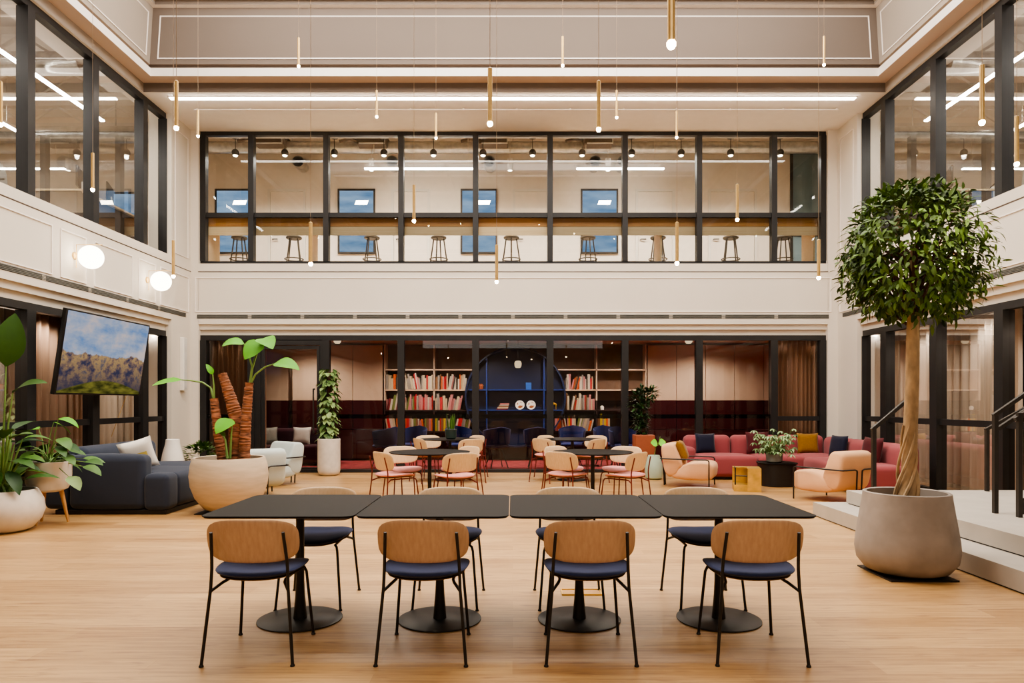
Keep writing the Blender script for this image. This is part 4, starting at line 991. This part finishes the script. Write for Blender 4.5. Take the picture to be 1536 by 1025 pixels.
# tub chairs, sofas in the library
tub = thing('tub_chair', 'x', 'chair')
mb = MB(); vs = []; fs = []; N = 20
for i in range(N+1):
    a = math.radians(-200+220*i/N); hgt = .86-.10*abs(i-N/2)/(N/2)
    for (r, z) in ((.20, .44), (.27, .52), (.30, hgt), (.285, hgt+.012), (.255, .53)): vs.append((r*math.cos(a), r*math.sin(a), z))
for i in range(N):
    for k in range(4): fs.append((i*5+k, i*5+5+k, i*5+6+k, i*5+k+1))
mb.add(vs, fs).build('shell', 'tub', tub)
MB().pad(.25, .25, 2.2, .08, lambda x, y, h: (x, y, .46+h)).build('seat', 'tub', tub)
for a in (45, 135, 225, 315):
    a = math.radians(a); MB().tube([(0, 0, .42), (.12*math.cos(a), .12*math.sin(a), .38), (.27*math.cos(a), .27*math.sin(a), 0)], .012, 6).build('leg', 'black', tub)
TB = [(620, 14.9, 160, 'left of the snake plant'), (577, 14.6, 60, 'farthest left behind the glass'), (688, 14.9, 200, 'right of the snake plant'), (745, 14.6, 20, 'before the left half of the round niche'), (806, 14.6, 0, 'before the right half of the round niche'), (858, 15.1, 170, 'between the round niche and the right round table'), (910, 15.1, 190, 'left of the terracotta planter'), (934, 14.5, 200, 'nearest the terracotta planter')]
for px, Y, a, w in TB: place(tub, (XP(px, Y), Y, 0), math.radians(a), 'cobalt blue tub chair in the library, '+w, 'cobalt tub chairs in the library')
t = thing('sofa', 'dark burgundy sofa in the library behind the glass door', 'sofa', (XP(436, 15.4), 15.4, 0)); o = Vector((XP(436, 15.4), 15.4, 0))
sb('seat_cushion', o+Vector((0, 0, .24)), (1.7, .8, .4), .06, m='burg_sofa'); sb('backrest', o+Vector((0, .34, .54)), (1.7, .24, .5), .08, m='burg_sofa')
for s in (-1, 1): sb('arm', o+Vector((s*.9, 0, .32)), (.2, .8, .6), .06, m='burg_sofa')
cushion('pale grey cushion on the library sofa behind the glass door', 'cushion', 'whiteplastic', (XP(450, 15.3), 15.42, .63), 0, .4, 14)
cushion('pale cushion with pointed top at the left of the library sofa', 'cushion', 'greypot', (XP(400, 15.3), 15.42, .63), .5, .4, 14)
for px, py, Y, w in ((506, 510, 14.3, 'left, near the door'), (777, 547, 15.6, 'in front of the round niche'), (1033, 510, 14.3, 'right, above the red sofa')):
    p = P(px, py, Y); t = thing('pendant_lamp', 'small opal glass pendant lamp in the library, '+w, 'pendant lamp', p, 0, 'opal pendant lamps in the library')
    MB().lathe([(0, -.075), (.05, -.075), (.075, -.04), (.08, .03), (.06, .075), (.02, .085), (0, .085)], 24).build('shade', 'lampw', t)
    MB().tube([(0, 0, .085), (0, 0, 2.78-p.z)], .004, 6).build('cord', 'black', t)
for x in (-4.6, -2.2, -.6, .9, 2.6, 4.4): spot((x, 15.35, 2.74), 150, (1, .91, .8), 2.7)  # spots added without fittings to brighten the library

# ================================================================= UPPER ROOM BEHIND THE BACK GLASS
UZ = 4.1; UY = 16.0
S(MB().box((-7.4, GY+.36, UZ-.1), (7.4, 16.2, UZ)), 'floor', 'beige')
S(MB().box((-7.4, UY, UZ), (7.4, UY+.1, 7.6)), 'wall_back', 'roomwall'); S(MB().box((-7.4, GY+.1, 7.4), (7.4, UY, 7.5)), 'ceiling', 'roomwall')
S(MB().box((-7.5, GY+.36, UZ), (-7.4, 16.2, 7.6)), 'wall_left', 'roomwall'); S(MB().box((7.4, GY+.36, UZ), (7.5, 16.2, 7.6)), 'wall_right', 'officewall')
for k, (pa, pb) in enumerate(((323, 381), (507, 563), (691, 746), (871, 927))):
    a, b = XP(pa, UY), XP(pb, UY); w = struct('window_%d' % (8+k)); z0, z1 = ZP(381, UY), ZP(284, UY)
    MB().box((a, UY-.04, z0), (a+.04, UY, z1)).box((b-.04, UY-.04, z0), (b, UY, z1)).box((a+.04, UY-.04, z0), (b-.04, UY, z0+.04)).box((a+.04, UY-.04, z1-.04), (b-.04, UY, z1)).build('window_frame', 'charcoal', w, smooth=False)
    MB().quad((a+.04, UY-.012, z0+.04), (b-.04, UY-.012, z0+.04), (b-.04, UY-.012, z1-.04), (a+.04, UY-.012, z1-.04)).build('window_pane', 'bluewin', w, smooth=False)
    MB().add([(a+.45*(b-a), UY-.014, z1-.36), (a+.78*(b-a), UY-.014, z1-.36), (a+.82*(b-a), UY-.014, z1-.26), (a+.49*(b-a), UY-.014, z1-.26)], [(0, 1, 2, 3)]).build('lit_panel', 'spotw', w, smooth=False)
for k, (pa, pb) in enumerate(((402, 459), (587, 645), (769, 823), (953, 1012), (1062, 1135))):
    a, b = XP(pa, UY), XP(pb, UY); w = struct('door_%d' % (2+k)); z1 = ZP(288, UY)
    MB().box((a, UY-.03, UZ), (a+.06, UY, z1)).box((b-.06, UY-.03, UZ), (b, UY, z1)).box((a, UY-.03, z1), (b, UY, z1+.06)).build('door_frame', 'plaster', w, smooth=False)
    MB().box((a+.065, UY-.015, UZ+.01), (b-.065, UY, z1-.005)).build('door_leaf', 'roomwall', w, smooth=False)
    MB().tube([(a+.12, UY-.015, UZ+1.03), (a+.12, UY-.06, UZ+1.03), (a+.24, UY-.06, UZ+1.03)], .012, 6).build('door_handle', 'charcoal', w)
w = struct('window_14'); a, b = XP(1185, UY), 7.38
MB().box((a, UY-.05, UZ), (a+.05, UY, 7.3)).box((a+.05, UY-.05, 5.2), (b, UY, 5.25)).build('window_frame', 'charcoal', w, smooth=False)
MB().quad((a+.05, UY-.02, UZ), (b, UY-.02, UZ), (b, UY-.02, 7.3), (a+.05, UY-.02, 7.3)).build('window_pane', mat('blue_grey_glass_wall', '#75898f', .25, var=.25, sc=1.2), w, smooth=False)
t = thing('bar_counter', 'long wooden bar counter along the upper back window', 'counter', (0, 14.05, UZ))
MB().box((-6.1, -.33, .76), (6.1, -.30, .93)).build('front_board', 'counter', t, smooth=False)
MB().box((-6.1, -.32, .585), (6.1, -.30, .757)).build('pale_board', 'counter_l', t, smooth=False)  # pale board added for the lit band below the counter front
MB().box((-6.1, -.30, .76), (6.1, .33, .80)).build('worktop', 'counter_l', t, smooth=False)
for x in (-6.08, -4.05, 2.95, 6.0): MB().box((x-.02, -.25, 0), (x+.02, .3, .76)).build('support_panel', 'counter_l', t, smooth=False)
st = thing('bar_stool', 'x', 'stool')
MB().lathe([(0, .75), (.15, .75), (.165, .765), (.165, .785), (.15, .8), (0, .79)], 24).build('seat', 'stool', st)
for a in (45, 135, 225, 315):
    a = math.radians(a); MB().tube([(.22*math.cos(a), .22*math.sin(a), 0), (.11*math.cos(a), .11*math.sin(a), .755)], .014, 6).build('leg', 'stool', st)
MB().tube([(.19*math.cos(2*PI*i/24), .19*math.sin(2*PI*i/24), .32) for i in range(24)], .012, 6, closed=True).build('footrest', 'stool', st)
for k, px in enumerate((359, 441, 558, 658, 767, 882, 987, 1096, 1175)):
    place(st, (XP(px, 14.75), 14.75, UZ), .2*k, 'dark metal bar stool under the upper counter, %s' % ['leftmost', 'second from left', 'third from left', 'fourth from left', 'in the middle of nine', 'fourth from right', 'third from right', 'second from right', 'rightmost'][k], 'bar stools behind the upper window')
sp = thing('ball_spotlight', 'x', 'spotlight')
MB().lathe([(.075*math.sin(PI*i/12), -.075*math.cos(PI*i/12)) for i in range(13)], 20).build('ball', 'charcoal', sp)
MB().lathe([(0, -.082), (.035, -.08), (.05, -.06), (0, -.058)], 16).build('lens', 'spotw', sp)
MB().tube([(0, 0, .07), (0, 0, .30)], .008, 6).build('rod', 'charcoal', sp); MB().lathe([(0, .30), (.075, .30), (.07, .33), (0, .34)], 16).build('canopy', 'charcoal', sp)
for k in range(12):
    p = P(353+k*74.3, 229, 14.5); place(sp, p, 0, 'dark ball spotlight under the upper room ceiling, %s from the left' % ordn(k+1), 'ball spotlights in the upper room'); spot(p+Vector((0, 0, -.1)), 160, (1, .94, .86), 2.6, .04, 'ball_spot')
for k, (pa, pb) in enumerate(((547, 716), (865, 996))):
    p = P((pa+pb)/2, 254, 14.95); hl = (pb-pa)/2*14.95/FP; t = thing('linear_light', 'white strip light in the upper back room, %s of two' % ('left' if k == 0 else 'right'), 'strip light', p)
    MB().box((-hl, -.03, 0), (hl, .03, .02)).build('diffuser', 'led_cool', t, smooth=False); MB().box((-hl, -.035, .02), (hl, .035, .06)).build('housing', 'plaster', t, smooth=False)
    MB().tube([(-hl+.2, 0, .06), (-hl+.2, 0, 7.4-p.z)], .006, 6).tube([(hl-.2, 0, .06), (hl-.2, 0, 7.4-p.z)], .006, 6).build('hanger', 'plaster', t)
t = thing('ceiling_rail', 'pale mounting rail carrying the ball spotlights', 'rail', (0, 14.5, 6.94)); MB().box((-6.2, -.03, 0), (6.2, .03, .05)).build('rail', 'plaster', t, smooth=False)
for x in (-6, -2, 2, 6): MB().tube([(x, 0, .05), (x, 0, .46)], .008, 6).build('hanger', 'plaster', t)
for k, px in enumerate((402, 556, 740, 898)):
    p = P(px, 213, 14.9); t = thing('fan_coil_unit', 'brown boxed air unit hung from the upper room ceiling, %s' % ords[k], 'air unit', p, 0, 'air units in the upper room')
    MB().rbox((0, .3, .1), (.62, .6, .28), .02).build('casing', 'unit', t); MB().tube([(-.25, -.02, -.03), (.3, -.02, -.03), (.3, -.02, .2)], .02, 6).build('pipe', 'duct', t)
    MB().box((-.3, .2, .24), (-.27, .23, 7.4-p.z)).box((.27, .2, .24), (.3, .23, 7.4-p.z)).build('hanger', 'unit', t, smooth=False)
    MB().tube([(-.7, .1, .05), (-.5, .15, .12), (-.31, .2, .1)], .035, 8).build('valve', 'unit', t)
for k, px in enumerate((447, 588, 734, 893, 935)):
    p = P(px, 242, 15.6); t = thing('duct_nozzle', 'round grey duct nozzle on the upper room wall, %s from the left' % ordn(k+1), 'duct', p, 0, 'duct nozzles in the upper room')
    MB().lathe([(.13, 0), (.13, .41), (.10, .41), (.10, .02), (.115, 0)], 24).xf(Matrix.Rotation(-PI/2, 4, 'X')).build('ring', 'duct', t); MB().lathe([(0, .10), (.10, .10)], 20).xf(Matrix.Rotation(-PI/2, 4, 'X')).build('cone', 'unit', t)
for k, px in enumerate((557, 765, 912)):
    p = P(px, 256, 15.2); t = thing('cylinder_downlight', 'white cylinder downlight in the upper room, %s of three' % ['left', 'middle', 'right'][k], 'downlight', p, 0, 'cylinder downlights in the upper room')
    MB().lathe([(0, .01), (.055, 0), (.06, .26), (0, .26)], 20).build('body', 'ceramic', t); MB().tube([(0, 0, .26), (0, 0, 7.4-p.z)], .006, 6).build('rod', 'ceramic', t); MB().lathe([(0, .0), (.045, -.002)], 16).build('lens', 'spotw', t)
for k, (ya, za, r) in enumerate(((15.3, 7.0, .13), (15.7, 7.15, .10))):
    t = thing('ceiling_duct', 'round silver duct running under the upper room ceiling, %s' % ('lower' if k == 0 else 'higher'), 'duct', (0, ya, za)); MB().tube([(-7, 0, 0), (7, 0, 0)], r, 16).build('duct', 'duct', t)
    mb = MB()
    for x in (-5, -2.5, 0, 2.5, 5): mb.tube([(x, 0, r), (x, 0, 7.4-za)], .008, 6)
    mb.build('hanger', 'duct', t)

# ================================================================= UPPER OFFICES LEFT AND RIGHT
def off_chair(m):
    t = thing('office_chair', 'x', 'office chair')
    MB().rbox((0, 0, .46), (.48, .48, .08), .04).build('seat', m, t)
    MB().pad(.23, .28, 3, .05, lambda x, y, h: (x, -.24+h+.5*x*x-.1*y, .80+y)).build('backrest', m, t)
    MB().tube([(.25*math.cos(2*PI*i/28), -.255, .80+.30*math.sin(2*PI*i/28)) for i in range(28)], .018, 6, closed=True).build('back_frame', 'charcoal', t)
    for s in (-1, 1): MB().tube([(s*.26, -.15, .46), (s*.28, -.12, .66), (s*.28, .12, .67)], .016, 6).build('arm', 'charcoal', t)
    MB().tube([(0, 0, .06), (0, 0, .43)], .03, 10).build('column', 'charcoal', t)
    for k in range(5):
        a = 2*PI*k/5; MB().tube([(0, 0, .09), (.3*math.cos(a), .3*math.sin(a), .05)], [.025, .015], 6).lathe([(.03*math.sin(PI*i/6), .03-.03*math.cos(PI*i/6)) for i in range(7)], 10, (.3*math.cos(a), .3*math.sin(a), 0)).build('leg', 'charcoal', t)
    return t
oc1, oc2 = off_chair('mesh'), off_chair('whiteplastic')
for sg, nm, w in ((-1, 'wall_left', 'left'), (1, 'wall_right', 'right')):
    def B(xa, ya, za, xb, yb, zb):
        p, q = CXR+sg*xa, CXR+sg*xb; return ((min(p, q), ya, za), (max(p, q), yb, zb))
    S(MB().box(*B(6.66, 2, UZ-.15, 12, 15, UZ-.05)), 'floor', 'officewall')
    S(MB().box(*B(6.6, 2, 7.5, 12, 15, 7.6)), 'ceiling', 'office'); S(MB().box(*B(12, 2, 4, 12.1, 15, 7.6)), nm, 'officewall')
    S(MB().box(*B(7.55, 14.9, 4, 12, 15, 7.6)), 'wall_back', 'roomwall'); S(MB().box(*B(6.5, 1.9, 4, 12, 2, 7.6)), 'wall_front', 'officewall')
    for k in range(8):
        Y = 4.5+1.35*k; t = thing('roof_truss', 'white roof truss in the upper %s office, %s from the front' % (w, ordn(k+1)), 'truss', (CXR+sg*9.2, Y, 7.1), 0, 'white roof trusses in the upper offices')
        MB().box((-2.5, -.07, .22), (2.5, .07, .34)).box((-2.5, -.05, -.2), (2.5, .05, -.12)).build('chord', 'office', t, smooth=False)
        mb = MB()
        for i in range(8): xx = -2.4+i*.6; mb.tube([(xx, 0, -.14 if i % 2 else .24), (xx+.6, 0, .24 if i % 2 else -.14)], .03, 4)
        mb.build('brace', 'office', t, smooth=False)
    for k, (xx, ya, yb) in enumerate(((7.42, 6.0, 12.5), (9.3, 5, 13))):
        t = thing('linear_light', 'long white strip light in the upper %s office, %s' % (w, 'beside the glass' if k == 0 else 'deeper in the room'), 'strip light', (CXR+sg*xx, (ya+yb)/2, 6.46))
        hl = (yb-ya)/2; MB().box((-.035, -hl, -.02), (.035, hl, 0)).build('diffuser', 'led_cool', t, smooth=False); MB().box((-.04, -hl, 0), (.04, hl, .04)).build('housing', 'office', t, smooth=False)
        MB().tube([(0, -hl+.3, .04), (0, -hl+.3, 1.04)], .006, 6).tube([(0, hl-.3, .04), (0, hl-.3, 1.04)], .006, 6).build('hanger', 'office', t)
    for k, (Y, z) in enumerate(((10.9, 6.72), (9.0, 6.75), (13.4, 6.55))):
        t = thing('ceiling_duct', 'silver air duct crossing the upper %s office, %s' % (w, ['in the middle', 'nearest the camera', 'farthest'][k]), 'duct', (CXR+sg*9.2, Y, z)); MB().tube([(-2.4, 0, 0), (2.4, 0, 0)], .16, 16).build('duct', 'duct', t)
        MB().tube([(-1.5, 0, .15), (-1.5, 0, 7.5-z)], .01, 6).tube([(1.5, 0, .15), (1.5, 0, 7.5-z)], .01, 6).build('hanger', 'duct', t)
    t = thing('desk', 'grey office desk behind the upper %s glass' % w, 'desk', (CXR+sg*7.32, 12.1, UZ-.05))
    MB().box((-.38, -1.0, .72), (.38, 1.0, .75)).build('desktop', 'counter_l', t, smooth=False)
    MB().box((-.36, -.98, 0), (.36, -.94, .72)).box((-.36, .94, 0), (.36, .98, .72)).build('side_panel', 'unit', t, smooth=False); MB().box((-sg*.30-.015, -.94, .2), (-sg*.30+.015, .94, .72)).build('modesty_panel', 'unit', t, smooth=False)
    for k, yy in enumerate((11.7, 12.55)):
        t = thing('monitor', 'thin computer monitor on the upper %s desk, %s' % (w, ['nearer', 'farther'][k]), 'monitor', (CXR+sg*7.32, yy, UZ+.70), math.radians(sg*70), 'monitors on the upper desks')
        MB().rbox((0, 0, .33), (.56, .03, .34), .008).build('screen', 'charcoal', t); MB().tube([(0, .02, .01), (0, .02, .3)], .015, 8).build('stand', 'whiteplastic', t); MB().box((-.1, -.07, 0), (.1, .09, .01)).build('foot', 'whiteplastic', t, smooth=False)
    place(oc1, (CXR+sg*7.75, 10.65, UZ-.05), math.radians(90*sg), 'grey mesh office chair at the upper %s desk, nearer' % w, 'office chairs upstairs')
    place(oc2, (CXR+sg*8.05, 11.75, UZ-.05), math.radians(90*sg+20), 'white office chair at the upper %s desk, farther' % w, 'office chairs upstairs')
    for yy in (6.5, 9.5, 12.5): spot((CXR+sg*9.5, yy, 7.0), 130, (1, .93, .84), 2.8, .08, 'office_fill')  # added spots with no fitting, lifting the upper offices
    if sg > 0: continue
    q = struct('window_12'); a, b = sorted((CXR+sg*7.95, CXR+sg*8.75))
    MB().box((a, 14.86, 4.7), (a+.04, 14.9, 5.85)).box((b-.04, 14.86, 4.7), (b, 14.9, 5.85)).box((a, 14.86, 5.85), (b, 14.9, 5.89)).build('window_frame', 'charcoal', q, smooth=False); MB().quad((a+.04, 14.885, 4.7), (b-.04, 14.885, 4.7), (b-.04, 14.885, 5.85), (a+.04, 14.885, 5.85)).build('window_pane', 'bluewin', q, smooth=False)

# ================================================================= LIGHT
def area(loc, rot, e, color, sx, sy):
    l = bpy.data.lights.new('soft_light', 'AREA'); l.energy = e; l.color = color; l.shape = 'RECTANGLE'; l.size = sx; l.size_y = sy
    q = bpy.data.objects.new('soft_light', l); COL.objects.link(q); q.location = loc; q.rotation_euler = rot; return q
area((0, 8.2, 8.6), (0, 0, 0), 620, (1, .93, .84), 9, 5)
area((0, -3.2, 5.2), (math.radians(70), 0, 0), 150, (1, .94, .86), 8, 3)  # unseen fill added behind the camera, lifts chair backs and planters
W = bpy.data.worlds.new('world'); scn.world = W; W.use_nodes = True
W.node_tree.nodes['Background'].inputs[0].default_value = (.32, .36, .42, 1); W.node_tree.nodes['Background'].inputs[1].default_value = .15
scn.view_settings.view_transform = 'AgX'; scn.view_settings.look = 'AgX - Medium High Contrast'; scn.view_settings.exposure = 0.42
try:
    scn.cycles.use_denoising = True; scn.cycles.max_bounces = 9; scn.cycles.transparent_max_bounces = 12; scn.cycles.sample_clamp_indirect = 6
    scn.cycles.caustics_reflective = False; scn.cycles.caustics_refractive = False
except Exception: pass
